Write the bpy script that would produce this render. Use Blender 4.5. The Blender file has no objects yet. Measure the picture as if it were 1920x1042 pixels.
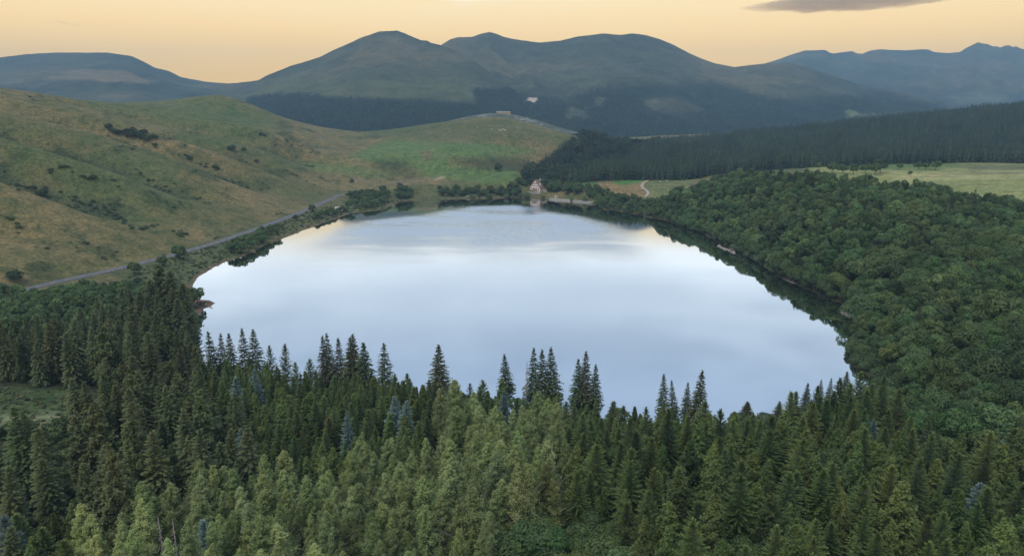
import bpy, math, numpy as np
from mathutils import Vector
R = np.random.default_rng(11)
scene = bpy.context.scene
COL = scene.collection

# ------------------------------------------------------------------ camera maths (photo pixels 1920x1042)
CAMH, PITCH, F = 100.0, math.radians(13.15), 1280.0
CP, SP = math.cos(PITCH), math.sin(PITCH)

def ray(px, py):
    px = np.asarray(px, float); py = np.asarray(py, float)
    u, v = (px - 960) / F, (521 - py) / F
    return u, CP + v * SP, -SP + v * CP

def at_depth(px, py, Y):
    x, y, z = ray(px, py); t = Y / y
    return x * t, Y + 0 * t, CAMH + z * t

def at_height(px, py, z0):
    x, y, z = ray(px, py); t = (z0 - CAMH) / z
    return x * t, y * t

def project(X, Y, Z):
    d = Y * CP - (Z - CAMH) * SP
    d = np.where(d < 1, 1, d)
    up = Y * SP + (Z - CAMH) * CP
    return 960 + F * X / d, 521 - F * up / d

# ------------------------------------------------------------------ numeric helpers
def sstep(a, b, x):
    t = np.clip((x - a) / (b - a), 0, 1); return t * t * (3 - 2 * t)

def vnoise(x, y, seed=0):
    xi, yi = np.floor(x), np.floor(y); fx, fy = x - xi, y - yi
    fx = fx * fx * (3 - 2 * fx); fy = fy * fy * (3 - 2 * fy)
    def h(a, b):
        s = np.sin(a * 127.1 + b * 311.7 + seed * 74.7) * 43758.5453
        return s - np.floor(s)
    return (h(xi, yi) * (1 - fx) + h(xi + 1, yi) * fx) * (1 - fy) + (h(xi, yi + 1) * (1 - fx) + h(xi + 1, yi + 1) * fx) * fy

def fbm(x, y, seed=0, o=4):
    s, a = 0, 0.5
    for k in range(o):
        s = s + a * (vnoise(x, y, seed + k) - 0.5); x, y, a = x * 2.03 + 3.1, y * 2.03 + 1.7, a * 0.5
    return s

def sdist(x, y, poly):
    """signed distance to a polygon, positive inside"""
    P = np.asarray(poly, float); n = len(P)
    d = np.full(np.shape(x), 1e18); ins = np.zeros(np.shape(x), bool)
    for i in range(n):
        ax, ay = P[i]; bx, by = P[(i + 1) % n]
        ex, ey = bx - ax, by - ay; L = ex * ex + ey * ey + 1e-12
        t = np.clip(((x - ax) * ex + (y - ay) * ey) / L, 0, 1)
        d = np.minimum(d, (x - ax - t * ex) ** 2 + (y - ay - t * ey) ** 2)
        c = (ay > y) != (by > y)
        ins ^= c & (x < ex * (y - ay) / (ey if abs(ey) > 1e-12 else 1e-12) + ax)
    d = np.sqrt(d)
    return np.where(ins, d, -d)

# ------------------------------------------------------------------ mesh helpers
def mesh_np(name, co, faces, mats=(), smooth=False, attr=None, fmat=None):
    me = bpy.data.meshes.new(name); co = np.asarray(co, np.float32); faces = np.asarray(faces, np.int32)
    nf, k = faces.shape
    me.vertices.add(len(co)); me.vertices.foreach_set('co', co.ravel())
    me.loops.add(nf * k); me.loops.foreach_set('vertex_index', faces.ravel())
    me.polygons.add(nf); me.polygons.foreach_set('loop_start', np.arange(0, nf * k, k, dtype=np.int32))
    if smooth: me.polygons.foreach_set('use_smooth', np.ones(nf, bool))
    for m in mats: me.materials.append(m)
    if fmat is not None: me.polygons.foreach_set('material_index', np.asarray(fmat, np.int32))
    if attr:
        for an, data in attr.items():
            if data.ndim == 1:
                a = me.attributes.new(an, 'FLOAT', 'POINT'); a.data.foreach_set('value', data.astype(np.float32))
            else:
                a = me.attributes.new(an, 'FLOAT_COLOR', 'POINT')
                rgba = np.ones((len(data), 4), np.float32); rgba[:, :3] = data
                a.data.foreach_set('color', rgba.ravel())
    me.update(calc_edges=True); me.validate()
    return me

class MB:
    """collects shapes of one part into one mesh"""
    def __init__(s): s.v, s.f = [], []
    def add(s, vs, fs):
        o = len(s.v); s.v += [tuple(map(float, p)) for p in vs]; s.f += [tuple(i + o for i in q) for q in fs]; return s
    def box(s, x0, x1, y0, y1, z0, z1):
        return s.add([(x0,y0,z0),(x1,y0,z0),(x1,y1,z0),(x0,y1,z0),(x0,y0,z1),(x1,y0,z1),(x1,y1,z1),(x0,y1,z1)],
                     [(0,3,2,1),(4,5,6,7),(0,1,5,4),(1,2,6,5),(2,3,7,6),(3,0,4,7)])
    def tube(s, pts, rads, n=7):
        vs, fs = [], []
        pts = [Vector(p) for p in pts]
        for i, (p, r) in enumerate(zip(pts, rads)):
            d = (pts[min(i + 1, len(pts) - 1)] - pts[max(i - 1, 0)]).normalized()
            a = d.orthogonal().normalized(); b = d.cross(a)
            for k in range(n):
                q = 2 * math.pi * k / n; vs.append(p + (a * math.cos(q) + b * math.sin(q)) * r)
        for i in range(len(pts) - 1):
            for k in range(n):
                fs.append((i*n+k, i*n+(k+1)%n, (i+1)*n+(k+1)%n, (i+1)*n+k))
        fs.append(tuple(range(n - 1, -1, -1))); fs.append(tuple((len(pts)-1)*n + k for k in range(n)))
        return s.add(vs, fs)
    def blob(s, c, r, n=10, m=7, sq=(1,1,1)):
        vs, fs = [], []
        for j in range(1, m):
            t = math.pi * j / m
            for k in range(n):
                q = 2*math.pi*k/n
                vs.append((c[0]+r*sq[0]*math.sin(t)*math.cos(q), c[1]+r*sq[1]*math.sin(t)*math.sin(q), c[2]+r*sq[2]*math.cos(t)))
        vs += [(c[0],c[1],c[2]+r*sq[2]), (c[0],c[1],c[2]-r*sq[2])]
        for j in range(m-2):
            for k in range(n): fs.append((j*n+k, (j+1)*n+k, (j+1)*n+(k+1)%n, j*n+(k+1)%n))
        T, B = len(vs)-2, len(vs)-1
        for k in range(n): fs.append((T, k, (k+1)%n)); fs.append((B, (m-2)*n+(k+1)%n, (m-2)*n+k))
        return s.add(vs, fs)
    def mesh(s, name, mat, smooth=False):
        me = bpy.data.meshes.new(name); me.from_pydata(s.v, [], s.f); me.materials.append(mat)
        if smooth: me.polygons.foreach_set('use_smooth', np.ones(len(me.polygons), bool))
        me.update(); return me
    def build(s, name, mat, parent=None, smooth=False):
        return link(name, s.mesh(name, mat, smooth), parent)

def link(name, me, parent=None):
    o = bpy.data.objects.new(name, me); COL.objects.link(o)
    if parent is not None: o.parent = parent
    return o

def tag(o, label=None, cat=None, group=None, kind=None):
    if label: o['label'] = label
    if cat: o['category'] = cat
    if group: o['group'] = group
    if kind: o['kind'] = kind
    return o

def empty(name, loc, rz=0.0, sc=1.0):
    o = bpy.data.objects.new(name, None); COL.objects.link(o)
    o.empty_display_size = 0.5
    o.location = [float(q) for q in loc]; o.rotation_euler = (0, 0, rz); o.scale = (sc, sc, sc) if np.isscalar(sc) else sc
    return o

# ------------------------------------------------------------------ materials
def new_mat(name):
    m = bpy.data.materials.new(name); m.use_nodes = True
    nt = m.node_tree; nt.nodes.clear()
    return m, nt, nt.nodes, nt.links

def N(nodes, kind, **kw):
    n = nodes.new(kind)
    for k, v in kw.items(): setattr(n, k, v)
    return n

def mix_rgb(nt, a, b, fac, mode='MIX'):
    n = nt.nodes.new('ShaderNodeMix'); n.data_type = 'RGBA'; n.blend_type = mode
    for sock, val in ((n.inputs[0], fac), (n.inputs[6], a), (n.inputs[7], b)):
        if hasattr(val, 'is_output'): nt.links.new(val, sock)
        elif np.isscalar(val): sock.default_value = val
        else: sock.default_value = (*val, 1)
    return n.outputs[2]

def noise(nt, scale, detail=3, rough=0.55, vec=None, dist=0.0):
    n = nt.nodes.new('ShaderNodeTexNoise'); n.inputs['Scale'].default_value = scale
    n.inputs['Detail'].default_value = detail; n.inputs['Roughness'].default_value = rough; n.inputs['Distortion'].default_value = dist
    if vec is not None: nt.links.new(vec, n.inputs['Vector'])
    return n.outputs['Fac']

def ramp(nt, val, stops, interp='LINEAR'):
    r = nt.nodes.new('ShaderNodeValToRGB'); cr = r.color_ramp; cr.interpolation = interp
    while len(cr.elements) < len(stops): cr.elements.new(0.5)
    for e, (p, c) in zip(cr.elements, stops):
        e.position = p; e.color = (*c, 1) if not np.isscalar(c) else (c, c, c, 1)
    nt.links.new(val, r.inputs[0]); return r.outputs[0]

def leaf_mat(name, base, alt, attr=False, trans=0.25, scale=0.35):
    m, nt, nd, lk = new_mat(name)
    out = N(nd, 'ShaderNodeOutputMaterial')
    if attr:
        a = N(nd, 'ShaderNodeAttribute', attribute_name='tint'); tint = a.outputs['Color']
        geo = N(nd, 'ShaderNodeTexCoord').outputs['Object']
    else:
        tint = N(nd, 'ShaderNodeObjectInfo').outputs['Color']; geo = N(nd, 'ShaderNodeTexCoord').outputs['Object']
    n1 = noise(nt, scale, 2, 0.6, geo)
    f = ramp(nt, n1, [(0.35, 0.0), (0.68, 1.0)])
    c = mix_rgb(nt, base, alt, f)
    c = mix_rgb(nt, c, tint, 1.0, 'MULTIPLY')
    d = N(nd, 'ShaderNodeBsdfPrincipled'); d.inputs['Roughness'].default_value = 0.62
    d.inputs['Specular IOR Level'].default_value = 0.22
    lk.new(c, d.inputs['Base Color'])
    t = N(nd, 'ShaderNodeBsdfTranslucent'); lk.new(c, t.inputs['Color'])
    mx = N(nd, 'ShaderNodeMixShader'); mx.inputs[0].default_value = trans
    lk.new(d.outputs[0], mx.inputs[1]); lk.new(t.outputs[0], mx.inputs[2]); lk.new(mx.outputs[0], out.inputs[0])
    return m

def plain_mat(name, base, alt=None, scale=2.0, rough=0.75, bump=0.0, spec=0.3, metal=0.0):
    m, nt, nd, lk = new_mat(name)
    out = N(nd, 'ShaderNodeOutputMaterial'); p = N(nd, 'ShaderNodeBsdfPrincipled')
    p.inputs['Roughness'].default_value = rough; p.inputs['Specular IOR Level'].default_value = spec; p.inputs['Metallic'].default_value = metal
    tc = N(nd, 'ShaderNodeTexCoord').outputs['Object']
    n1 = noise(nt, scale, 4, 0.6, tc)
    lk.new(mix_rgb(nt, base, alt or tuple(q * 0.75 for q in base), ramp(nt, n1, [(0.35, 0.0), (0.65, 1.0)])), p.inputs['Base Color'])
    if bump:
        b = N(nd, 'ShaderNodeBump'); b.inputs['Strength'].default_value = bump; lk.new(n1, b.inputs['Height']); lk.new(b.outputs[0], p.inputs['Normal'])
    lk.new(p.outputs[0], out.inputs[0]); return m

M = dict(
    bark=plain_mat('bark', (0.10, 0.085, 0.07), (0.05, 0.042, 0.036), 3.0, 0.9, 0.5),
    pale_bark=plain_mat('pale_bark', (0.20, 0.18, 0.16), (0.10, 0.09, 0.08), 3.0, 0.9, 0.5),
    dead=plain_mat('dead_wood', (0.30, 0.26, 0.235), (0.20, 0.17, 0.155), 2.0, 0.9),
    spruce=leaf_mat('spruce_needles', (0.086, 0.112, 0.050), (0.125, 0.145, 0.060)),
    young=leaf_mat('young_spruce_needles', (0.082, 0.124, 0.040), (0.138, 0.178, 0.050)),
    larch=leaf_mat('larch_needles', (0.240, 0.305, 0.122), (0.300, 0.345, 0.145), trans=0.42),
    blue=leaf_mat('blue_spruce_needles', (0.20, 0.265, 0.25), (0.27, 0.33, 0.32)),
    leaf=leaf_mat('broadleaf_leaves', (0.082, 0.140, 0.054), (0.125, 0.180, 0.064), trans=0.3),
    shrub=leaf_mat('shrub_leaves', (0.075, 0.125, 0.055), (0.115, 0.155, 0.070), trans=0.3, scale=0.8),
    leaf_s=leaf_mat('wood_leaves', (0.082, 0.140, 0.054), (0.125, 0.180, 0.064), attr=True, trans=0.3, scale=0.06),
    spruce_s=leaf_mat('wood_needles', (0.032, 0.052, 0.031), (0.056, 0.082, 0.042), attr=True, trans=0.2, scale=0.03),
    young_s=leaf_mat('young_wood_needles', (0.082, 0.124, 0.040), (0.138, 0.178, 0.050), attr=True, scale=0.2),
    scrub_s=leaf_mat('scrub_leaves', (0.060, 0.085, 0.040), (0.085, 0.095, 0.050), attr=True, trans=0.2, scale=0.05),
)

# ------------------------------------------------------------------ lake outline
shore_px = [(352,660),(362,640),(364,612),(368,600),(384,578),(396,575),(403,568),(394,563),(378,561),(364,548),(361,534),
    (368,522),(385,511),(405,499),(425,491),(450,482),(475,471),(500,459),(525,450),(548,441),(566,433),(590,425),(620,413),(645,405),
    (652,400),(672,399),(695,396),(722,393),(735,384),(745,379),(765,377),(790,375),(815,376),(840,374),(870,373),(905,373),(940,372),(975,371),(1005,371),
    (1034,374),(1070,378),(1106,381),(1125,390),(1160,397),(1200,403),(1235,410),(1262,418),(1290,430),(1322,440),(1345,455),(1372,468),(1400,480),
    (1425,496),(1445,512),(1478,529),(1520,545),(1560,562),(1590,575),(1602,588),(1596,602),(1602,618),(1594,635),(1588,655),(1592,675),(1604,690),
    (1622,700),(1640,716),(1628,735),(1585,752),(1530,765),(1450,792),(1380,800),(1250,800),(1100,788),(1000,775),(900,765),(750,752),(600,738),(480,728),(420,716),(372,692)]
SX, SY = at_height(*np.array(shore_px, float).T, 0.0)
SHORE = np.stack([SX, SY], 1)
# round the corners a little and add small coves
def densify(P, step=6.0):
    out = []
    for i in range(len(P)):
        a, b = P[i], P[(i + 1) % len(P)]; L = np.hypot(*(b - a)); k = max(1, int(L / step))
        nrm = np.array([-(b - a)[1], (b - a)[0]]) / (L + 1e-9)
        for j in range(k):
            t = j / k; p = a + (b - a) * t
            out.append(p + nrm * (fbm(np.array(p[0] / 14), np.array(p[1] / 14), 5, 3)) * min(4.0, L * 0.25) * (1 if L > 8 else 0))
    return np.array(out)
SHORE_D = densify(SHORE)

# ------------------------------------------------------------------ terrain heights: thin-plate surface through surveyed points
road_px = [(40,545),(105,529),(200,509),(300,485),(400,457),(480,430),(560,400),(600,382),(640,365),(690,357),(740,352),(790,348),(840,350),(900,349),(950,347),(985,341),(1000,334)]
RX, RY = at_height(*np.array(road_px, float).T, 4.0)
def Xr(Y): return np.interp(Y, RY[:9], RX[:9])
ctrl = []
def cw(*pts): ctrl.extend(pts)
def cpx(px, py, Y, sub=0):
    x, y, z = at_depth(px, py, Y); ctrl.append((float(x), float(y), float(z) - sub))
for Y in (350, 450, 550, 650, 750, 850):
    x0 = float(Xr(Y))
    for u, z in ((0, 4), (12, 5), (60, 20), (150, 52), (260, 87), (400, 114), (600, 138), (850, 150)): cw((x0 - u, Y, z))
    cw((x0 + 14, Y, 3))
cw((-230,300,5),(-300,300,14),(-420,280,45),(-600,260,80),(-215,340,5),(-260,380,5),(-150,205,8),(-230,205,12),(-330,190,24),(-180,260,5),(-120,300,2.5))
for X in (-250,-120,0,120,250): cw((X,-100,16),(X,30,12),(X,100,8))
for X in (-90,-30,30,90): cw((X,175,4))
cw((150,190,5),(188,250,12),(225,300,17),(262,350,24),(300,400,26),(375,500,31),(250,240,18),(330,250,24),(420,350,32),(250,150,12),(500,450,36),(600,300,36),(500,150,30))
cw((215,420,20),(230,520,26),(220,620,26),(200,700,20))
for p in ((1640,340,680),(1740,320,780),(1900,340,680),(1900,310,850),(1560,312,900),(1800,305,930),(1500,318,800)): cpx(*p)
cpx(1450,312,690,12); cpx(1350,325,760,12); cpx(1300,345,760,11)
for p, s in (((1920,188,1500),23),((1700,210,1500),23),((1500,232,1500),23),((1260,255,1500),22),((1100,255,1450),22),((1100,300,1000),20),((1000,310,950),16),
             ((1920,270,1020),24),((1600,275,1040),24),((1400,285,1050),24),((1250,290,1080),22)): cpx(*p, s)
for X in (150, 400, 700, 1200): cw((X * 1.1, 2000, 40 + X * 0.03))
cpx(2300,150,1500,20); cpx(2400,290,900,0)
for p in ((1120,352,830),(1200,341,870),(1280,336,900),(1210,368,790),(1090,346,880),(1150,340,880)): cpx(*p)
# far left hump, saddle, grassy knoll, meadows
for p in ((0,182,950),(100,192,1150),(250,192,1250),(330,187,1250),(400,181,1250),(440,184,1270),(480,199,1290),(520,217,1320),(560,229,1360),(640,243,1420),(740,248,1500),
          (800,232,1400),(880,222,1360),(950,222,1360),(1000,234,1340),(1060,250,1300),(1076,262,1240),
          (700,300,1050),(900,290,1080),(950,318,980),(800,330,950),(960,262,1200),(840,262,1200),(650,270,1200),(560,290,1050),(560,340,880),(480,250,1080),(400,300,850),(300,250,960),(200,215,1050),(740,275,1180),
          (700,338,940),(880,338,930),(960,338,920),(430,225,1180)): cpx(*p)
cpx(880,227,1490); cpx(950,227,1490); cpx(1010,242,1470); cpx(920,224,1400); cpx(870,225,1400); cpx(980,229,1390); cpx(920,211,1780); cpx(880,217,1800); cpx(960,214,1780); cpx(1000,224,1740); cpx(1060,246,1720); cpx(930,240,1560,8)
cw((-900,1900,70),(-600,1900,70),(-1300,1500,110),(-1500,1000,160),(-300,1900,55),(-1500,400,140),(150,2000,45),(-60,2100,70))
for i in range(0, len(SHORE), 3): cw((SX[i], SY[i], 0.5))
for px_, py_ in road_px[9:]:
    x, y = at_height(px_, py_, 4.0); cw((float(x), float(y), 4.0))
hx, hy = at_height(1000, 362, 4.5); cw((float(hx), float(hy), 4.5))
C = np.array(ctrl, float); CS = 1000.0
def _phi(r2): return np.where(r2 > 1e-14, 0.5 * r2 * np.log(np.maximum(r2, 1e-14)), 0)
def tps_fit(P, lam=2e-4):
    n = len(P); x = P[:, :2] / CS
    K = _phi(((x[:, None] - x[None]) ** 2).sum(2)) + lam * np.eye(n)
    Q = np.hstack([np.ones((n, 1)), x]); A = np.zeros((n + 3, n + 3)); A[:n, :n] = K; A[:n, n:] = Q; A[n:, :n] = Q.T
    return np.linalg.solve(A, np.concatenate([P[:, 2], np.zeros(3)]))
W = tps_fit(C)
def tps(X, Y):
    sh = np.shape(X); x, y = np.ravel(X) / CS, np.ravel(Y) / CS; out = np.empty(len(x))
    for s in range(0, len(x), 20000):
        a, b = x[s:s+20000], y[s:s+20000]
        r2 = (a[:, None] - C[None, :, 0] / CS) ** 2 + (b[:, None] - C[None, :, 1] / CS) ** 2
        out[s:s+20000] = _phi(r2) @ W[:-3] + W[-3] + W[-2] * a + W[-1] * b
    return out.reshape(sh)

def ground_z(X, Y, want_d=False):
    X = np.asarray(X, float); Y = np.asarray(Y, float)
    d = -sdist(X, Y, SHORE_D)                       # >0 on land
    z = tps(np.clip(X, -1600, 1700), np.clip(Y, -150, 2200))
    far = sstep(2000, 2900, Y); z = z * (1 - far) + 20 * far
    side = sstep(1300, 2200, np.abs(X)); z = z * (1 - side) + np.clip(z, 30, 120) * side
    # spurs and gullies that run down the hillside towards the road
    u = np.interp(Y, RY[:9], RX[:9]) - X
    hill = sstep(25, 140, u) * (1 - sstep(1050, 1250, Y)) * sstep(330, 420, Y)
    yy = Y + 0.12 * u + 34 * fbm(X / 160, Y / 160, 21, 3)
    spur = 1.15 - 2.3 * np.abs(((yy + 30) / 118) % 1 - 0.5) * 2
    spur2 = np.sin(yy * 2 * math.pi / 47 + 1.3)
    z = z + hill * (13.0 * np.tanh(spur * 1.6) + 1.5 * spur2)
    z = z + (2.6 * fbm(X / 70, Y / 70, 31, 4) + 7 * fbm(X / 300, Y / 300, 41, 3)) * sstep(8, 90, d) * np.where(X < 0, 1, 0.5) + 17 * fbm(X / 95, Y / 80, 91, 3) * sstep(35, 110, d) * sstep(80, 150, X) * (1 - sstep(560, 680, Y)) * sstep(240, 320, Y)
    zt = np.maximum(z, 0.3 + 0.02 * d + np.where(X > 60, 14.0 * sstep(2, 30, d) * (Y < 720) * sstep(255, 330, Y), 0))
    # the road bench
    rd = np.full(np.shape(X), 1e9)
    for i in range(len(RX) - 1):
        ex, ey = RX[i+1]-RX[i], RY[i+1]-RY[i]; t = np.clip(((X-RX[i])*ex+(Y-RY[i])*ey)/(ex*ex+ey*ey), 0, 1)
        rd = np.minimum(rd, np.hypot(X-RX[i]-t*ex, Y-RY[i]-t*ey))
    k = 1 - sstep(6, 26, rd); zt = zt * (1 - k) + 4.0 * k
    wr = np.where((X > 60) & (Y < 760) & (Y > 250), 16.0, 38.0); w = sstep(0, 1, d / wr)
    zl = w * zt + (1 - w) * np.minimum(0.06 + 0.10 * d, 5)
    zz = np.where(d > 0, zl, -0.06 - np.minimum(-d * 0.16, 4.0))
    return (zz, d, hill * np.tanh(spur * 1.6), rd) if want_d else zz

# grid: fan-shaped rows so that far and near are equally fine
rowsY = [-130.0]
while rowsY[-1] < 2300: rowsY.append(rowsY[-1] + max(1.7, (rowsY[-1] + 150) * 0.0056))
while rowsY[-1] < 15000: rowsY.append(rowsY[-1] * 1.1)
rowsY = np.array(rowsY); cols = np.linspace(-1.15, 1.15, 640)
GX, GY = cols[None, :] * (rowsY[:, None] + 190), np.repeat(rowsY[:, None], len(cols), 1)
GZ, GD, GSPUR, GRD = ground_z(GX, GY, True)
PX, PY = project(GX, GY, GZ)

def pmask(poly, feather=6.0, y0=0, y1=1e9, wob=5.0):
    P = np.array(poly, float)
    sd = sdist(PX + wob * 2 * fbm(GX / 25, GY / 25, 3, 3), PY + wob * fbm(GX / 25, GY / 25, 9, 3), P)
    return sstep(-feather, feather, sd) * (GY > y0) * (GY < y1)

GA = 0.84
def lay(col, c, m): return col * (1 - m[..., None]) + GA * np.array(c) * m[..., None]
n_a = fbm(GX / 120, GY / 120, 51, 4); n_b = fbm(GX / 33, GY / 33, 61, 4); n_c = fbm(GX / 12, GY / 12, 71, 3)
col = np.zeros(GX.shape + (3,)) + GA * np.array((0.136, 0.125, 0.056))
col = lay(col, (0.184, 0.150, 0.074), sstep(-0.04, 0.16, n_a + 0.4 * n_b))              # dry grass
col = lay(col, (0.090, 0.115, 0.048), sstep(0.0, 0.2, -n_a + 0.3 * n_c) * 0.8)           # greener swards
col = lay(col, (0.058, 0.070, 0.036), sstep(0.1, 0.75, -GSPUR + 1.6 * n_b) * (GX < Xr(GY) - 20) * 0.85)  # bracken and heather in gullies, painted darker to stand in for fold shading
col = lay(col, (0.050, 0.066, 0.034), sstep(0.12, 0.24, n_b + 0.4 * n_c) * (GX < 0) * 0.6)
col = lay(col, (0.090, 0.125, 0.048), pmask([(170,196),(330,188),(440,186),(520,222),(500,275),(330,236)], 25, 900) * 0.7)
gm = pmask([(735,262),(840,266),(960,272),(1010,282),(960,294),(845,296),(838,308),(900,316),(985,330),(960,345),(880,340),(800,332),(770,310),(690,302),(655,296),(700,272)], 7, 850, 1400)
gm = np.maximum(gm, pmask([(880,322),(965,318),(975,340),(900,345)], 5, 850, 1400))
gm = np.maximum(gm, 0.75 * pmask([(560,306),(660,310),(740,326),(690,332),(600,322)], 8, 800, 1200))
col = lay(col, (0.112, 0.168, 0.058), gm * (0.9 + 0.2 * n_b))
col = lay(col, (0.055, 0.070, 0.035), pmask([(690,300),(760,300),(778,320),(770,334),(720,318)], 8, 850, 1400) * 0.6)
col = lay(col, (0.075, 0.070, 0.040), pmask([(840,297),(950,298),(1000,300),(990,318),(900,316)], 7, 850, 1400) * 0.6)
col = lay(col, (0.17, 0.125, 0.085), pmask([(790,282),(812,284),(806,304),(792,303)], 3, 850, 1400) * 0.7)
col = lay(col, (0.20, 0.15, 0.11), pmask([(735,340),(795,335),(800,340),(770,348),(738,348)], 3, 700, 1200) * 0.6)
col = lay(col, (0.36, 0.28, 0.21), pmask([(815,336),(833,331),(834,334),(818,338)], 1.2, 700, 1200, 1))
col = lay(col, (0.24, 0.17, 0.12), pmask([(660,332),(680,334),(690,342),(672,342)], 2, 700, 1200, 2) * 0.7)
col = lay(col, (0.105, 0.115, 0.055), pmask([(740,248),(880,222),(950,222),(1076,262),(1060,276),(950,268),(740,262)], 10, 1000, 1500) * 0.75)
col = lay(col, (0.098, 0.105, 0.088), sstep(1560, 1640, GY) * sstep(2000, 1900, GY) * sstep(-260, -180, GX) * sstep(260, 160, GX))
col = lay(col, (0.26, 0.26, 0.25), sstep(1560, 1640, GY) * sstep(2000, 1900, GY) * sstep(-200, -120, GX) * sstep(200, 120, GX) * sstep(0.10, 0.2, n_c))
# fields beyond the lake
col = lay(col, (0.235, 0.165, 0.085), pmask([(1118,345),(1150,332),(1210,336),(1212,372),(1150,374)], 3, 700, 1000, 1.5))
col = lay(col, (0.085, 0.185, 0.045), pmask([(1150,333),(1215,332),(1212,339),(1195,343),(1175,347),(1152,346),(1148,340)], 2, 700, 1000, 1))
col = lay(col, (0.090, 0.165, 0.050), pmask([(1070,342),(1120,341),(1116,350),(1070,352)], 2, 700, 1000, 1))
col = lay(col, (0.150, 0.160, 0.070), pmask([(1212,336),(1310,333),(1280,360),(1225,380),(1212,372)], 3, 700, 1000, 1.5))
# plateau pasture
pl = pmask([(1500,310),(1560,308),(1700,303),(1930,306),(1990,392),(1850,384),(1680,362),(1600,352)], 6, 500, 1000)
col = lay(col, (0.245, 0.255, 0.105), pl)
col = lay(col, (0.115, 0.180, 0.060), pl * pmask([(1500,306),(1760,303),(1840,312),(1700,318),(1600,316)], 5, 600, 1000))
col = lay(col, (0.40, 0.36, 0.18), pl * pmask([(1640,322),(1760,324),(1930,320),(1930,335),(1800,336),(1690,338)], 5, 600, 1000) * (0.7 + n_b))
col = lay(col, (0.150, 0.150, 0.080), pl * pmask([(1800,310),(1930,308),(1930,318),(1820,320)], 4, 600, 1000))
col = lay(col, (0.100, 0.090, 0.055), pl * sstep(0.10, 0.2, fbm(GX / 90, GY / 9, 83, 3)) * 0.7)
# forest floor, banks and shore
wood = np.maximum(((GX > 60 + 0 * GY) & (GY < 640) & (GX > -150) & (GY > -200) & (PX > 1180)).astype(float) * (1 - pl), ((GY < 235) & (GD > 0)).astype(float))
wood = np.maximum(wood, pmask([(985,330),(1060,262),(1260,255),(1930,190),(1990,300),(1560,306),(1330,330),(1100,342)], 3, 850, 1600))
wood = np.maximum(wood, (1 - sstep(330, 350, GY)) * (GX < -140) * (GY > -150))
col = lay(col, (0.042, 0.046, 0.026), wood * 0.92)
clr = sdist(GX, GY, [(-235,212),(-190,222),(-150,226),(-124,214),(-136,200),(-160,188),(-200,182),(-260,180),(-280,196)])
clrm = sstep(-3, 5, clr + 8 * n_c)
col = lay(col, (0.075, 0.105, 0.045), clrm)
col = lay(col, (0.25, 0.25, 0.15), clrm * sstep(0.0, 0.18, n_c + 0.5 * n_b) * sstep(212, 200, GY + 0 * GX) * 0.8)
col = lay(col, (0.085, 0.105, 0.050), (GD < 45) * (GD > 0) * (GX < -60) * (GY > 340) * (0.6 + n_b))
beach = (1 - sstep(1.2, 3.6, GD + 5 * n_c)) * np.where((GX > 60) | (GY < 262), 0.0, 1)
col = lay(col, (0.155, 0.105, 0.075), beach * (GD > -2))
spit = 1 - sstep(8, 14, np.hypot(GX - at_height(386, 572, 0)[0], (GY - at_height(386, 572, 0)[1]) * 0.7))
col = lay(col, (0.20, 0.125, 0.095), spit * (GD > -2))
for sx, sy, rr in ((1362, 466, 11), (1592, 588, 11), (1320, 442, 8), (1475, 528, 6)):
    bx, by = at_height(sx, sy, 0.5)
    col = lay(col, (0.27, 0.22, 0.195), (1 - sstep(rr * 0.5, rr, np.hypot(GX - bx, (GY - by) * 0.6) + 10 * n_c)) * (GD > -2))
col = lay(col, (0.24, 0.22, 0.17), (1 - sstep(3.5, 5.2, GRD)) * 0.35 * (GD > 0))
col = lay(col, (0.02, 0.025, 0.02), sstep(0, 3, -GD))

def grid_faces(nr, nc):
    i = np.arange(nr * nc).reshape(nr, nc)
    return np.stack([i[:-1, :-1], i[:-1, 1:], i[1:, 1:], i[1:, :-1]], -1).reshape(-1, 4)

m, nt, nd, lk = new_mat('grassland')
out = N(nd, 'ShaderNodeOutputMaterial'); p = N(nd, 'ShaderNodeBsdfPrincipled')
p.inputs['Roughness'].default_value = 0.9; p.inputs['Specular IOR Level'].default_value = 0.1
a = N(nd, 'ShaderNodeAttribute', attribute_name='col'); tc = N(nd, 'ShaderNodeTexCoord').outputs['Object']
nf = noise(nt, 0.42, 6, 0.75, tc); nm = noise(nt, 0.11, 4, 0.65, tc); nl = noise(nt, 0.03, 4, 0.6, tc)
c = mix_rgb(nt, a.outputs['Color'], ramp(nt, nf, [(0.32, (0.38, 0.45, 0.40)), (0.50, (0.95, 0.97, 0.95)), (0.66, (1.6, 1.5, 1.35))]), 1.0, 'MULTIPLY')
c = mix_rgb(nt, c, ramp(nt, nm, [(0.33, (0.55, 0.68, 0.58)), (0.50, (1.0, 1.0, 1.0)), (0.68, (1.3, 1.2, 1.12))]), 1.0, 'MULTIPLY')
c = mix_rgb(nt, c, ramp(nt, nl, [(0.35, (0.82, 0.92, 0.85)), (0.65, (1.14, 1.08, 1.1))]), 1.0, 'MULTIPLY')
lk.new(c, p.inputs['Base Color'])
b = N(nd, 'ShaderNodeBump'); b.inputs['Strength'].default_value = 0.9; b.inputs['Distance'].default_value = 1.1
lk.new(mix_rgb(nt, nf, nm, 0.5), b.inputs['Height']); lk.new(b.outputs[0], p.inputs['Normal']); lk.new(p.outputs[0], out.inputs[0])
M['ground'] = m
me = mesh_np('ground', np.stack([GX, GY, GZ], -1).reshape(-1, 3), grid_faces(*GX.shape), [m], True, {'col': col.reshape(-1, 3)})
tag(link('ground', me), kind='structure')

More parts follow.
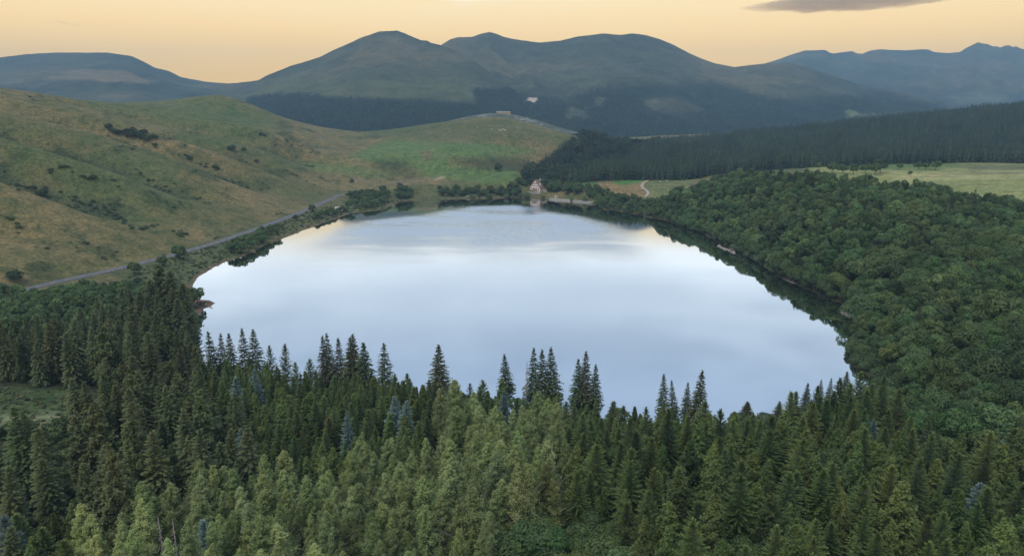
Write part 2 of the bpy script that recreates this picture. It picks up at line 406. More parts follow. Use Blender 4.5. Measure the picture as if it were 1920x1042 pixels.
# ------------------------------------------------------------------ lake
m, nt, nd, lk = new_mat('lake_water')
out = N(nd, 'ShaderNodeOutputMaterial'); p = N(nd, 'ShaderNodeBsdfPrincipled')
p.inputs['Base Color'].default_value = (0.70, 0.75, 0.80, 1); p.inputs['Metallic'].default_value = 1.0
a = N(nd, 'ShaderNodeAttribute', attribute_name='ruffle'); tc = N(nd, 'ShaderNodeTexCoord')
mp = N(nd, 'ShaderNodeMapping'); mp.inputs['Scale'].default_value = (0.010, 0.022, 1); lk.new(tc.outputs['Object'], mp.inputs[0])
nz = noise(nt, 1.0, 4, 0.55, mp.outputs[0], 0.6)
rr = N(nd, 'ShaderNodeMath', operation='MULTIPLY'); lk.new(a.outputs['Fac'], rr.inputs[0])
lk.new(ramp(nt, nz, [(0.36, 0.45), (0.6, 1.0)]), rr.inputs[1])
r2 = N(nd, 'ShaderNodeMath', operation='ADD'); lk.new(rr.outputs[0], r2.inputs[0]); r2.inputs[1].default_value = 0.035
lk.new(r2.outputs[0], p.inputs['Roughness'])
wv = noise(nt, 0.6, 3, 0.6, tc.outputs['Object']); b = N(nd, 'ShaderNodeBump'); b.inputs['Strength'].default_value = 0.012; b.inputs['Distance'].default_value = 0.25
lk.new(wv, b.inputs['Height']); lk.new(b.outputs[0], p.inputs['Normal']); lk.new(p.outputs[0], out.inputs[0])
gx = np.arange(SX.min() - 10, SX.max() + 10, 4.0); gy = np.arange(SY.min() - 10, SY.max() + 10, 4.0)
LX, LY = np.meshgrid(gx, gy); LD = sdist(LX, LY, SHORE)
fs = grid_faces(*LX.shape); keep = (LD.ravel()[fs] > -7).any(1); fs = fs[keep]
st_ = 6 + 36 * np.maximum(sstep(20, 90, LX), sstep(640, 760, LY) * sstep(-230, -120, LX))
ruf = sstep(st_, st_ + 60, LD) * (0.05 + 0.30 * sstep(430, 650, LY))
us, inv = np.unique(fs, return_inverse=True); co = np.stack([LX.ravel(), LY.ravel(), 0 * LX.ravel()], 1)[us]
me = mesh_np('lake', co, inv.reshape(fs.shape), [m], True, {'ruffle': ruf.ravel()[us]})
tag(link('lake', me), kind='structure')

# ------------------------------------------------------------------ far mountains: ridges with their own distance and body
m, nt, nd, lk = new_mat('mountain_slopes')
out = N(nd, 'ShaderNodeOutputMaterial'); p = N(nd, 'ShaderNodeBsdfPrincipled'); p.inputs['Roughness'].default_value = 0.95; p.inputs['Specular IOR Level'].default_value = 0.05
a = N(nd, 'ShaderNodeAttribute', attribute_name='col'); tc = N(nd, 'ShaderNodeTexCoord').outputs['Object']
nm = noise(nt, 0.012, 6, 0.65, tc); nf = noise(nt, 0.06, 4, 0.7, tc)
c = mix_rgb(nt, a.outputs['Color'], ramp(nt, nm, [(0.3, (0.6, 0.65, 0.6)), (0.7, (1.35, 1.3, 1.25))]), 1.0, 'MULTIPLY')
c = mix_rgb(nt, c, ramp(nt, nf, [(0.3, (0.7, 0.72, 0.7)), (0.7, (1.3, 1.28, 1.25))]), 1.0, 'MULTIPLY')
lk.new(c, p.inputs['Base Color']); b = N(nd, 'ShaderNodeBump'); b.inputs['Strength'].default_value = 0.8; b.inputs['Distance'].default_value = 30
lk.new(mix_rgb(nt, nm, nf, 0.35), b.inputs['Height']); lk.new(b.outputs[0], p.inputs['Normal']); lk.new(p.outputs[0], out.inputs[0])
M['mount'] = m

MOUNT = {}
def mountain(name, crest, foot, Yf, Yc, power, ncol=360, nrow=120, amp=30, paint=None, seed=0, pad=0):
    cx = np.array([q[0] for q in crest], float); cy = np.array([q[1] for q in crest], float)
    fx = np.array([q[0] for q in foot], float); fy = np.array([q[1] for q in foot], float)
    px = np.linspace(cx[0], cx[-1], ncol)
    pyc = np.interp(px, cx, cy)
    k = np.exp(-np.linspace(-2, 2, 5) ** 2); k /= k.sum(); pyc = np.convolve(np.pad(pyc, 2, mode='edge'), k, 'valid')
    pyc = pyc + 1.0 * fbm(px / 12, px * 0, seed + 5, 3)
    pyf = np.interp(px, fx, fy)
    yf = np.interp(px, [q[0] for q in Yf], [q[1] for q in Yf]); yc = np.interp(px, [q[0] for q in Yc], [q[1] for q in Yc])
    t = np.linspace(0, 1, nrow)[:, None]
    pw = np.interp(px, [q[0] for q in power], [q[1] for q in power])
    Y = yf + (yc - yf) * t
    py = pyf + (pyc - pyf) * t ** pw
    X, Y, Z = at_depth(np.repeat(px[None], nrow, 0), py, Y)
    env = np.sin(np.pi * np.clip(t, 0, 1)) ** 0.7
    rid = 1 - 2 * np.abs(vnoise(X / 420 + fbm(X/300, Y/300, seed, 3), Y / 900, seed + 1) - 0.5)
    gul = 1 - 2 * np.abs(vnoise(X / 150 + 1.2 * fbm(X/220, Y/220, seed + 21, 3), Y / 520 + X / 900, seed + 22) - 0.5)
    Z = Z + env * amp * (2.2 * fbm(X / 500, Y / 500, seed + 2, 5) + 0.7 * (rid - 0.5) + 0.95 * (gul - 0.5) + 0.6 * fbm(X / 90, Y / 140, seed + 23, 3))
    # the far side falls away
    tb = np.linspace(0.04, 1, 24)[:, None]
    Yb = yc + tb * 1600; Xb = X[-1] * (Yb / Y[-1]); Zb = Z[-1] + (10 - Z[-1]) * tb ** 1.15
    X, Y, Z = np.vstack([X, Xb]), np.vstack([Y, Yb]), np.vstack([Z, Zb])
    qx, qy = project(X, Y, Z); front = np.vstack([np.ones((nrow, ncol)), np.zeros((24, ncol))])
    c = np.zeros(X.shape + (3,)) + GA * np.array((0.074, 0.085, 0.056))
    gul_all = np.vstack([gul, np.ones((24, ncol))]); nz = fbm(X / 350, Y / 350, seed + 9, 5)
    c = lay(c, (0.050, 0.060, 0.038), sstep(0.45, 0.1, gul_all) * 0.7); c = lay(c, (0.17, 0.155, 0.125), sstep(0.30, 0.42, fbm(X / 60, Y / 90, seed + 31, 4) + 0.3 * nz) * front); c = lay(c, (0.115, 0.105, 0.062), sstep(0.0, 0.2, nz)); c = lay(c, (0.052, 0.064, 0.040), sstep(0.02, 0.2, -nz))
    wobx, woby = 22 * fbm(X / 160, Y / 160, seed + 12, 4), 14 * fbm(X / 160, Y / 160, seed + 15, 4)
    for poly, cc, feather, s in paint or []:
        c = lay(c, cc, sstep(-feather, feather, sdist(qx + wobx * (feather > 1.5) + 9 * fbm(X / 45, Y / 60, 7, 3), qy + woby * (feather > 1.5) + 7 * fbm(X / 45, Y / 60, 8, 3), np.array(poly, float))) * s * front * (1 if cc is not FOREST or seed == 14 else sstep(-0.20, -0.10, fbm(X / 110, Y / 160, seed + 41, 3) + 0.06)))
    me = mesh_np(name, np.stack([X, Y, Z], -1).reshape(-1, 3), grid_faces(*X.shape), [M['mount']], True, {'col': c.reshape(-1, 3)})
    tag(link(name, me), kind='structure')
    MOUNT.setdefault(name, []).append((px, np.vstack([Y])[:nrow], Z[:nrow], X[:nrow]))
    return X[:nrow], Y[:nrow], Z[:nrow], qx[:nrow], qy[:nrow]

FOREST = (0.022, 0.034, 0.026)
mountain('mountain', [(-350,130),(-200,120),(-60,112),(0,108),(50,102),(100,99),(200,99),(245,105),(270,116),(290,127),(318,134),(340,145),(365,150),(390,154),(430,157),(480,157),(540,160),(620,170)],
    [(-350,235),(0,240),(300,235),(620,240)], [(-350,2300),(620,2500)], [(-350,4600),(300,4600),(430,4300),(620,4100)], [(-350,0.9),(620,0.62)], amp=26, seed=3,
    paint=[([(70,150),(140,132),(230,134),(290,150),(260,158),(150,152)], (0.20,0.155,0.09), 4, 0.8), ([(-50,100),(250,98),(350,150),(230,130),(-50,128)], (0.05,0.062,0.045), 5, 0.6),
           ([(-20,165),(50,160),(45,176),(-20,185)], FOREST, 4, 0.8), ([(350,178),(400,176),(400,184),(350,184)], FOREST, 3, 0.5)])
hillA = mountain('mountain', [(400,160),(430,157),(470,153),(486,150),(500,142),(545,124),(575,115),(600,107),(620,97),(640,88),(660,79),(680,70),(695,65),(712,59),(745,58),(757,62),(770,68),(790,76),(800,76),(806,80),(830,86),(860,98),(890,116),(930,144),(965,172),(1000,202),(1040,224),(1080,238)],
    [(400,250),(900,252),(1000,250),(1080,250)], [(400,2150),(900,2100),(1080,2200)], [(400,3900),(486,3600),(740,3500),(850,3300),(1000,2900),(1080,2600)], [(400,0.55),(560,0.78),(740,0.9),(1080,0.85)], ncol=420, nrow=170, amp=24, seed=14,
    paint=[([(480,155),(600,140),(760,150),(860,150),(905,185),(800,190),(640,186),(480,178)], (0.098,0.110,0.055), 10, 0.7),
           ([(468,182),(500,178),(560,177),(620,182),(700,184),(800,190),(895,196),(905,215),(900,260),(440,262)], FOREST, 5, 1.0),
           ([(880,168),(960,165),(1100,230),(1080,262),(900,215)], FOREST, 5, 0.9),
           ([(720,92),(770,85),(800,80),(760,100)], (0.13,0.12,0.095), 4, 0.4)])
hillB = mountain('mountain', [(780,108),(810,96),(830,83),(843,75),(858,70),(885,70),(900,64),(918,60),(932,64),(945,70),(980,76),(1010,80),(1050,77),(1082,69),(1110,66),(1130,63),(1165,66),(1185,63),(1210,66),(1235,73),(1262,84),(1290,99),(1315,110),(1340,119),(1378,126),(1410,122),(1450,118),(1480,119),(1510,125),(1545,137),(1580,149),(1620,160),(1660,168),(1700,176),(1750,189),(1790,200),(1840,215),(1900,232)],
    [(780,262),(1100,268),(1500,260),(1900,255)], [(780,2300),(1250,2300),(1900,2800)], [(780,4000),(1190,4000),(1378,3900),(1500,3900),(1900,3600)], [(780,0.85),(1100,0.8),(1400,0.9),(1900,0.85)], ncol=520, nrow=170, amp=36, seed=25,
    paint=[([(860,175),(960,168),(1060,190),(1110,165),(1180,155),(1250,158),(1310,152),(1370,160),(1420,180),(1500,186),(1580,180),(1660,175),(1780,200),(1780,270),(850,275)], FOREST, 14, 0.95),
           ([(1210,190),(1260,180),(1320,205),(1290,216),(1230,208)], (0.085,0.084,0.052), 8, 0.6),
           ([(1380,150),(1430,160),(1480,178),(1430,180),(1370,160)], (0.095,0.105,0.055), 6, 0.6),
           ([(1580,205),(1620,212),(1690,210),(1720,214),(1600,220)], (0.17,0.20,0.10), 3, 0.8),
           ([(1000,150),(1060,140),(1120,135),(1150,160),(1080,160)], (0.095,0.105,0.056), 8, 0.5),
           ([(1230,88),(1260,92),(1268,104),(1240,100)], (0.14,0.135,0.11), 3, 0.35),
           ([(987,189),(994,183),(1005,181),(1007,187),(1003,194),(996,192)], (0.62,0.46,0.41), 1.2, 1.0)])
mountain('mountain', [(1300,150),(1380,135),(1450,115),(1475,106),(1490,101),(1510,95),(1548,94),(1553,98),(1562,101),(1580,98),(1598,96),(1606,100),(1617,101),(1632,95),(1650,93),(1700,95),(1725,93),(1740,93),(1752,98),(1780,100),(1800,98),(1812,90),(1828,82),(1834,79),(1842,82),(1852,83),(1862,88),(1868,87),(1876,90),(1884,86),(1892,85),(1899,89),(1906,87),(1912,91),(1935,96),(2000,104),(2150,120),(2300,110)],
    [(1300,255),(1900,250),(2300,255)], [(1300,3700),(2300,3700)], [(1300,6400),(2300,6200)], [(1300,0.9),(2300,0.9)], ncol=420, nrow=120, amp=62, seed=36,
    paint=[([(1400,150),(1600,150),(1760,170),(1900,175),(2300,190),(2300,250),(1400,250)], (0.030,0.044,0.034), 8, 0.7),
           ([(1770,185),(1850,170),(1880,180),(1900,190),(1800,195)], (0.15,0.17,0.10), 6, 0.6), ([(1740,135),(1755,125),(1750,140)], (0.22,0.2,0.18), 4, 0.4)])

# ------------------------------------------------------------------ tree prototypes
def conifer(seed, H, Rm, levels, nb, st, base=0.06, droop=0.4, needle=0.6, rag=0.2, upper=0.5, shape=0.85, loose=0.8):
    r = np.random.default_rng(seed); T = []
    for i in range(levels):
        t = (i + r.uniform(0, 0.6)) / levels; h = H * (base + (0.985 - base) * t)
        rad = Rm * (1 - t) ** shape * (0.45 + 0.55 * min(1, t / 0.12)) + 0.10
        n = max(4, int(round(nb * (0.55 + 0.45 * (1 - t)))))
        a0 = r.uniform(0, 6.28)
        for b in range(n):
            az = a0 + 6.283 * b / n + r.uniform(-0.3, 0.3); rr = rad * r.uniform(1 - rag, 1 + rag * 0.7)
            up = upper * t ** 1.3 + 0.12 + r.uniform(-0.08, 0.08); dr = droop * (1 - 0.55 * t) + r.uniform(-0.08, 0.08)
            fx, fy = math.cos(az), math.sin(az); hh = h + r.uniform(-loose, loose) * H / levels
            ns = max(2, int(round(st * (0.4 + 0.6 * rr / Rm))))
            for s in np.linspace(0.22, 0.97, ns):
                q = np.array([fx * rr * s, fy * rr * s, hh + rr * (up * s - dr * s * s)])
                sl = up - 2 * dr * s; fw = np.array([fx, fy, sl]); fw /= np.linalg.norm(fw)
                sd = np.array([-fy, fx, 0]); L = needle * r.uniform(0.75, 1.25) * (0.55 + 0.45 * rr / Rm)
                Wd = L * (1.0 - 0.45 * s) * r.uniform(0.8, 1.15)
                for sg in (-1, 1):
                    T.append([q - fw * 0.15 * L, q + fw * L, q + fw * 0.35 * L + sd * sg * Wd + np.array([0, 0, -r.uniform(0.1, 0.5) * L])])
    for k in range(18):
        az = k * 1.9; q0 = 0.90 + 0.0055 * k; w = (1 - q0) * Rm * 1.1 + 0.05
        T.append([(0, 0, H * (q0 - 0.012)), (w * math.cos(az), w * math.sin(az), H * q0 + w * 0.7), (0.25 * w * math.cos(az + 1.2), 0.25 * w * math.sin(az + 1.2), H * (q0 + 0.015))])
    for k in range(6):
        az = k * 1.05; w = 0.02 * Rm + 0.03
        T.append([(w * math.cos(az), w * math.sin(az), H * 0.955), (w * math.cos(az + 2), w * math.sin(az + 2), H * 0.955), (0, 0, H)])
    return np.array(T, np.float32)

def larch(seed, H, Rm, n, leaf=0.3, base=0.25, shape=0.65, lo=0.42, hi_=1.3):
    r = np.random.default_rng(seed); T = []
    nbr = 120
    per = n // nbr
    for i in range(nbr):
        t = (i + r.uniform(0, 1)) / nbr; h = H * (base + (0.97 - base) * t)
        rad = (Rm * (1 - t) ** shape * min(1, 0.55 + t * 3) * r.uniform(lo, hi_)) + 0.10; az = i * 2.4 + r.uniform(-0.6, 0.6)
        up = 0.35 + 0.9 * t
        s = r.uniform(0.12, 1, per) ** 0.65
        sp = 0.10 + 0.16 * rad * (1 - 0.6 * s)
        c = np.stack([math.cos(az) * rad * s, math.sin(az) * rad * s, h + rad * (up * s - 0.12 * s * s)], 1) + r.normal(0, 1, (per, 3)) * sp[:, None] * np.array([1, 1, 1.1])
        d1 = r.normal(0, 1, (per, 3)); d1 /= np.linalg.norm(d1, axis=1)[:, None]
        nn = r.normal(0, 0.45, (per, 3)) + np.array([math.cos(az) * 0.55, math.sin(az) * 0.55, 1.0]); d1 = np.cross(nn, d1); d1 /= np.linalg.norm(d1, axis=1)[:, None]; d2 = np.cross(d1, nn); d2 /= np.linalg.norm(d2, axis=1)[:, None]
        l = leaf * r.uniform(0.6, 1.3, (per, 1))
        T.append(np.stack([c - d1 * l * 0.5, c + d1 * l * 0.5, c + d2 * l * 1.25], 1))
    return np.concatenate(T).astype(np.float32)

def broad(seed, H, Rm, nlobes, n, leaf=0.5, low=0.15, flat=1.0):
    r = np.random.default_rng(seed); cs, rs = [], []
    zc = H * (0.5 + low * 0.4); hz = H * 0.5 - 0.2
    for i in range(nlobes):
        v = r.normal(0, 1, 3); v /= np.linalg.norm(v); v[2] = abs(v[2]) * 1.25 - 0.35
        k = r.uniform(0.50, 0.80)
        lr = Rm * r.uniform(0.24, 0.44)
        cs.append((v[0] * Rm * k, v[1] * Rm * k, zc + v[2] * hz * k * flat)); rs.append(lr)
    cs.append((0, 0, zc)); rs.append(Rm * 0.55)
    cs, rs = np.array(cs), np.array(rs); T = []
    wts = rs ** 2 / (rs ** 2).sum()
    for (c, lr, w) in zip(cs, rs, wts):
        k = int(n * w * 1.5); v = r.normal(0, 1, (k, 3)); v[:, 2] += 0.35; v /= np.linalg.norm(v, axis=1)[:, None]
        bump = 1 + 0.16 * np.sin(v[:, 0] * 7 + seed) * np.sin(v[:, 1] * 7) + r.normal(0, 0.07, k)
        q = c + v * (lr * bump)[:, None] * np.array([1, 1, 0.85])
        dd = np.linalg.norm((q[:, None] - cs[None]) / np.array([1, 1, 0.85]), axis=2) / rs[None]
        ok = dd.min(1) > 0.80; q, v = q[ok], v[ok]; k = len(q)
        nn = v + r.normal(0, 0.42, (k, 3)); nn /= np.linalg.norm(nn, axis=1)[:, None]
        d1 = np.cross(nn, r.normal(0, 1, (k, 3))); d1 /= np.linalg.norm(d1, axis=1)[:, None]; d2 = np.cross(nn, d1)
        l = leaf * r.uniform(0.6, 1.25, (k, 1))
        T.append(np.stack([q - d1 * l * 0.6, q + d1 * l * 0.6, q + d2 * l], 1))
    T = np.concatenate(T); T[:, :, 2] = np.maximum(T[:, :, 2], 0.05)
    return T.astype(np.float32)

def tri_mesh(name, T, mat):
    return mesh_np(name, T.reshape(-1, 3), np.arange(len(T) * 3).reshape(-1, 3), [mat])

def trunk_mesh(H, r0, mat, limbs=0, seed=0, top=0.97):
    b = MB(); r = np.random.default_rng(seed)
    wob = [(r.uniform(-1, 1) * 0.012 * H * k, r.uniform(-1, 1) * 0.012 * H * k) for k in (0, 0.3, 0.6, 0.8)]
    b.tube([(0, 0, -0.6), (wob[1][0], wob[1][1], H * 0.3), (wob[2][0], wob[2][1], H * 0.65), (0, 0, H * top)], [r0, r0 * 0.75, r0 * 0.4, 0.03], 7)
    for i in range(limbs):
        a = r.uniform(0, 6.28); h = H * r.uniform(0.22, 0.6); L = H * r.uniform(0.2, 0.34)
        b.tube([(0, 0, h), (math.cos(a) * L * 0.5, math.sin(a) * L * 0.5, h + L * 0.35), (math.cos(a) * L, math.sin(a) * L, h + L * 0.85)], [r0 * 0.45, r0 * 0.3, 0.03], 5)
    return b.mesh('trunk', mat, True)

class Proto:
    def __init__(s, T, H, mat, trunk): s.T, s.H, s.crown, s.trunk = T, H, tri_mesh('crown', T, mat), trunk
PR = {}
PR['tall'] = [Proto(conifer(100 + i, 26, 4.3 + 0.5 * (i % 3), 46 - 4 * (i % 2), 11, 7, 0.05, 0.46 + 0.08 * (i % 2), 0.90, 0.34, 0.5, 0.62 + 0.10 * (i % 3), 0.7), 26, M['spruce'], trunk_mesh(26, 0.32, M['bark'])) for i in range(8)]
PR['shore'] = [Proto(conifer(150 + i, 19, 4.3 + 0.4 * (i % 3), 36, 10, 7, 0.04, 0.36, 0.80, 0.28, 0.35, 0.92), 19, M['spruce'], trunk_mesh(19, 0.26, M['bark'])) for i in range(5)]
PR['young'] = [Proto(conifer(200 + i, 14, 2.7 + 0.3 * (i % 3), 36, 9, 5, 0.05, 0.18, 0.56, 0.28, 0.75, 0.72 + 0.08 * (i % 3), 0.8), 14, M['young'], trunk_mesh(14, 0.2, M['bark'])) for i in range(8)]
PR['fresh'] = [Proto(conifer(250 + i, 17, 3.4 + 0.45 * (i % 3), 52, 10, 8, 0.05, 0.14 + 0.08 * (i % 3), 0.50, 0.40, 0.85, 0.66 + 0.1 * (i % 3), 1.4), 17, M['young'], trunk_mesh(17, 0.25, M['bark'])) for i in range(8)]
PR['larch'] = [Proto(larch(300 + i, 17, 3.1 + 0.45 * (i % 3), 12000, 0.205, 0.16, 0.78 + 0.12 * (i % 3)), 17, M['larch'], trunk_mesh(17, 0.2, M['pale_bark'], 5, i)) for i in range(8)]
PR['fresh'] += [Proto(larch(650 + i, 17, 3.3 + 0.4 * (i % 3), 7800, 0.34, 0.05, 0.78 + 0.1 * (i % 3), 0.6, 1.25), 17, M['young'], trunk_mesh(17, 0.25, M['bark'])) for i in range(7)]
PR['young'] += [Proto(larch(670 + i, 14, 2.6 + 0.3 * (i % 3), 5200, 0.34, 0.05, 0.82 + 0.1 * (i % 3), 0.6, 1.2), 14, M['young'], trunk_mesh(14, 0.2, M['bark'])) for i in range(5)]
PR['tall'] += [Proto(larch(690 + i, 26, 4.2 + 0.5 * (i % 3), 8200, 0.48, 0.05, 0.72 + 0.1 * (i % 3), 0.5, 1.3), 26, M['spruce'], trunk_mesh(26, 0.32, M['bark'])) for i in range(5)]
PR['blue'] = [Proto(conifer(350 + i, 14, 3.4, 30, 10, 6, 0.04, 0.25, 0.7, 0.28, 0.6, 0.85), 14, M['blue'], trunk_mesh(14, 0.2, M['bark'])) for i in range(2)]
PR['leafy'] = [Proto(broad(400 + i, 11, 4.6, 20, 5200, 0.36, 0.1), 11, M['leaf'], trunk_mesh(11, 0.25, M['bark'], 6, i, 0.6)) for i in range(4)]
PR['bank'] = [Proto(broad(450 + i, 10.5 + 0.8 * (i % 4), 4.0 + 0.5 * ((i * 3) % 4), 11 + 3 * (i % 4), 2700, 0.50, 0.05 + 0.1 * (i % 3), 0.85 + 0.15 * (i % 3)), 10.5 + 0.8 * (i % 4), M['leaf'], trunk_mesh(11, 0.25, M['bark'], 5, i, 0.6)) for i in range(9)]
PR['far_leafy'] = [Proto(broad(500 + i, 9, 4.0, 11, 800, 0.8, 0.0), 9, M['leaf'], trunk_mesh(9, 0.22, M['bark'], 3, i, 0.6)) for i in range(4)]
PR['shrub'] = [Proto(broad(550 + i, 4.2, 2.8, 8, 800, 0.42, -0.2), 4.2, M['shrub'], trunk_mesh(4.2, 0.1, M['bark'], 4, i, 0.5)) for i in range(4)]

GS = np.random.default_rng(77)
LOWZ = lambda X, Y: float(ground_z(np.array([X]), np.array([Y]))[0])
TREES = []        # (x, y, height, radius) of everything planted
def plant(kind, name, X, Y, height, label, cat, group=None, tint=(1, 1, 1), wide=1.0, z=None, parts=True, idx=None):
    pr = PR[kind][int(GS.integers(len(PR[kind]))) if idx is None else idx]
    s = height / pr.H; zz = LOWZ(X, Y) if z is None else z
    rz = GS.uniform(0, 6.28)
    if parts:
        o = empty(name, (X, Y, zz), rz, (s * wide, s * wide, s))
        o.rotation_euler = (GS.normal(0, 0.03), GS.normal(0, 0.03), rz)
        t = link('trunk', pr.trunk, o); cr = link('crown', pr.crown, o); cr.color = (*tint, 1)
    else:
        o = link(name, pr.crown); o.location = (X, Y, zz); o.rotation_euler = (0, 0, rz); o.scale = (s * wide, s * wide, s); o.color = (*tint, 1)
    tag(o, label, cat, group); TREES.append((X, Y, height))
    return o

def scatter(x0, x1, y0, y1, sp, seed):
    r = np.random.default_rng(seed); nx, ny = int((x1 - x0) / sp) + 1, int((y1 - y0) / sp) + 1
    a, b = np.meshgrid(np.arange(nx), np.arange(ny)); X = x0 + (a + 0.5 * (b % 2) + r.uniform(-0.36, 0.36, a.shape)) * sp; Y = y0 + (b + r.uniform(-0.36, 0.36, a.shape)) * sp * 0.9
    return X.ravel(), Y.ravel()

def inside(px, py, poly): return sdist(px, py, np.array(poly, float)) > 0
occupied = np.zeros((0, 2))
def free(X, Y, rad):
    if not len(occupied): return np.ones(len(X), bool)
    return (np.hypot(X[:, None] - occupied[None, :, 0], Y[:, None] - occupied[None, :, 1]) > rad).all(1)
def occupy(X, Y):
    global occupied
    occupied = np.vstack([occupied, np.stack([np.atleast_1d(X), np.atleast_1d(Y)], 1)])

# ---- single trees placed by the point of their crown
def tip(px, py, Y):
    x, y, z = at_depth(px, py, Y); g = LOWZ(float(x), Y); return float(x), Y, g, float(z) - g
sil = [ # px, py of the tip, depth, kind, label
 (822,645,243,'shore',1.1,'broad dark spruce standing alone against the water'),
 (950,663,243,'shore',0.95,'short dark spruce at the shore beside a bushy thicket'),
 (1000,652,238,'shore',0.8,'narrow spruce at the near shore, first of the loose clump of three'),
 (1018,654,235,'shore',0.85,'spruce in the middle of the loose clump of three against the water'),
 (1036,650,236,'shore',0.9,'tallest spruce of the loose clump of three, brownish tip'),
 (1085,671,232,'shore',0.8,'lower spruce of the tight trio against the water'),
 (1099,657,232,'shore',0.85,'tallest spruce of the tight trio against the water'),
 (1118,682,230,'shore',0.85,'lowest spruce at the outer end of the tight trio'),
 (1247,700,220,'shore',0.8,'spruce against the water, tallest of the small row beside the ragged spruce'),
 (1268,712,220,'shore',0.7,'thin spruce against the water, second in the small row'),
 (1290,716,220,'shore',0.8,'spruce with a blunt tip touching the ragged lone spruce'),
 (1312,692,218,'shore',0.95,'ragged spruce with layered branches against the water'),
 (1402,752,216,'shore',2.0,'low bushy spruce poking up alone over the near shore'),
 (1462,752,218,'shore',1.6,'small spruce at the narrow end of the near shore'),
 (1515,716,226,'shore',1.0,'full spruce at the shore where the lake narrows'),
 (1542,711,228,'shore',0.8,'slim spruce of the pair beside the lake corner'),
 (1557,708,228,'shore',0.8,'slim taller spruce of the pair beside the lake corner'),
 (1589,695,236,'shore',1.1,'tallest spruce in the lake corner below the leafy bank'),
 (1625,715,238,'shore',0.9,'small spruce in the lake corner where leafy trees begin'),
 (395,620,250,'shore',0.9,'dark spruce at the shore beside the tall dark stand'),
 (412,624,252,'shore',0.8,'slim spruce next to the dark spruce by the tall stand'),
 (428,622,251,'shore',0.85,'third spruce of the shore row beside the tall stand'),
 (453,615,250,'shore',0.8,'open spruce tip rising over the grey spruces by the water'),
 (474,617,250,'shore',0.95,'full spruce at the end of the row over the grey spruces'),
 (505,648,246,'young',0.9,'small spruce in the low gap of the shore row'),
 (530,645,246,'young',0.9,'small pointed spruce in the low gap of the shore row, nearer the open water'),
 (604,626,246,'shore',0.75,'first tip of the tall shore group with thin spires'),
 (618,622,246,'shore',0.75,'highest thin spire of the tall shore group'),
 (634,632,245,'shore',0.8,'third thin spire of the tall shore group'),
 (652,630,243,'shore',0.95,'wide spruce in the tall shore group'),
 (663,625,243,'shore',0.9,'tallest full spruce in the tall shore group'),
 (682,640,240,'shore',1.1,'brownish wide spruce at the end of the tall shore group'),
 (719,645,238,'shore',1.0,'separate spruce with ragged sides beside the tall shore group'),
]
for px, py, Y, kind, w, lab in sil:
    x, y, g, h = tip(px, py, Y)
    plant(kind, 'spruce', x, Y, h, lab, 'spruce', None, (GS.uniform(0.65, 0.95), GS.uniform(0.7, 0.9), GS.uniform(0.7, 0.9)), w, g); occupy(x, Y)
blues = [(440,705,205,1,'silvery blue spruce among young spruces behind the shore row'),(478,690,215,.8,'grey blue spruce near the shore row, nearer the water'),(740,735,190,1,'pale silver spruce below the separate shore spruce'),
 (755,742,186,.9,'smaller silver spruce beside the pale silver spruce'),(650,770,180,.7,'small bluish spruce tip beside the brown dying spruce'),(945,732,205,.9,'blue spruce in the thicket below the lone shore spruce'),
 (1625,775,190,1.1,'large blue spruce below the lake corner'),(1640,785,188,1,'second blue spruce leaning on the large one below the lake corner'),
 (1893,812,170,1.15,'wide silver blue spruce at the edge of the view'),(1838,905,135,1.1,'bushy blue spruce among bright spruces in the corner'),(1785,878,148,.6,'small blue spruce tips between bright spruces'),
 (25,910,140,1.1,'silver blue spruce near the corner of the dark stand'),(8,965,120,1.1,'blue spruce cut by the corner of the view'),(155,895,145,1.0,'blue green spruce beside the bluish bushy spruce'),
 (205,925,140,1.3,'wide bluish bushy spruce behind the larches'),(378,950,120,1.0,'slender grey spruce with bare lower branches among larches'),(450,790,165,.8,'thin grey spruce among dark spruces beside the young stand')]
for px, py, Y, w, lab in blues:
    x, y, g, h = tip(px, py, Y)
    k = GS.uniform(0.6, 1.0)
    plant('blue', 'blue_spruce', x, Y, max(6, min(h, 17)), lab, 'spruce', None, (0.74 * k, 0.84 * k, 0.78 * k), w, g + max(0, h - 17) * 0); occupy(x, Y)

# ---- standing dead trees
def dead_tree(px, py, Y, lab, hmax=18):
    x, y, g, h = tip(px, py, Y); h = max(6, min(h, hmax))
    o = empty('dead_tree', (x, Y, g)); r = np.random.default_rng(int(px))
    b = MB(); b.tube([(0,0,-0.5),(0.05,0,h*0.5),(0,0.05,h)], [0.24, 0.16, 0.03], 7); b.build('trunk', M['dead'], o, True)
    c = MB()
    for i in range(64):
        t = 0.12 + 0.84 * i / 64; a = r.uniform(0, 6.28); L = (1 - t) * 2.3 * r.uniform(0.4, 1.1) + 0.25; z = h * t
        c.tube([(0,0,z),(math.cos(a)*L*0.55, math.sin(a)*L*0.55, z-0.1*L),(math.cos(a)*L, math.sin(a)*L, z-0.4*L)], [0.06, 0.045, 0.015], 4)
        for s in (-1, 1):
            a2 = a + s * 0.5; c.tube([(math.cos(a)*L*0.5, math.sin(a)*L*0.5, z-0.09*L),(math.cos(a)*L*0.5+math.cos(a2)*L*0.4, math.sin(a)*L*0.5+math.sin(a2)*L*0.4, z-0.42*L)], [0.035, 0.012], 4)
    c.build('branches', M['dead'], o); tag(o, lab, 'dead tree'); occupy(x, Y)
dead_tree(266, 752, 172, 'bleached bare dead spruce among dark spruces')
dead_tree(988, 675, 236, 'thin bare dead spruce beside the loose clump of three', 17)
dead_tree(322, 965, 118, 'bare grey snag among pale larches, nearer the slender grey spruce')
dead_tree(296, 968, 119, 'bare grey snag among pale larches, farther from the slender grey spruce')
dead_tree(75, 790, 175, 'bare grey twiggy spruce beside the pale grass clearing', 12)
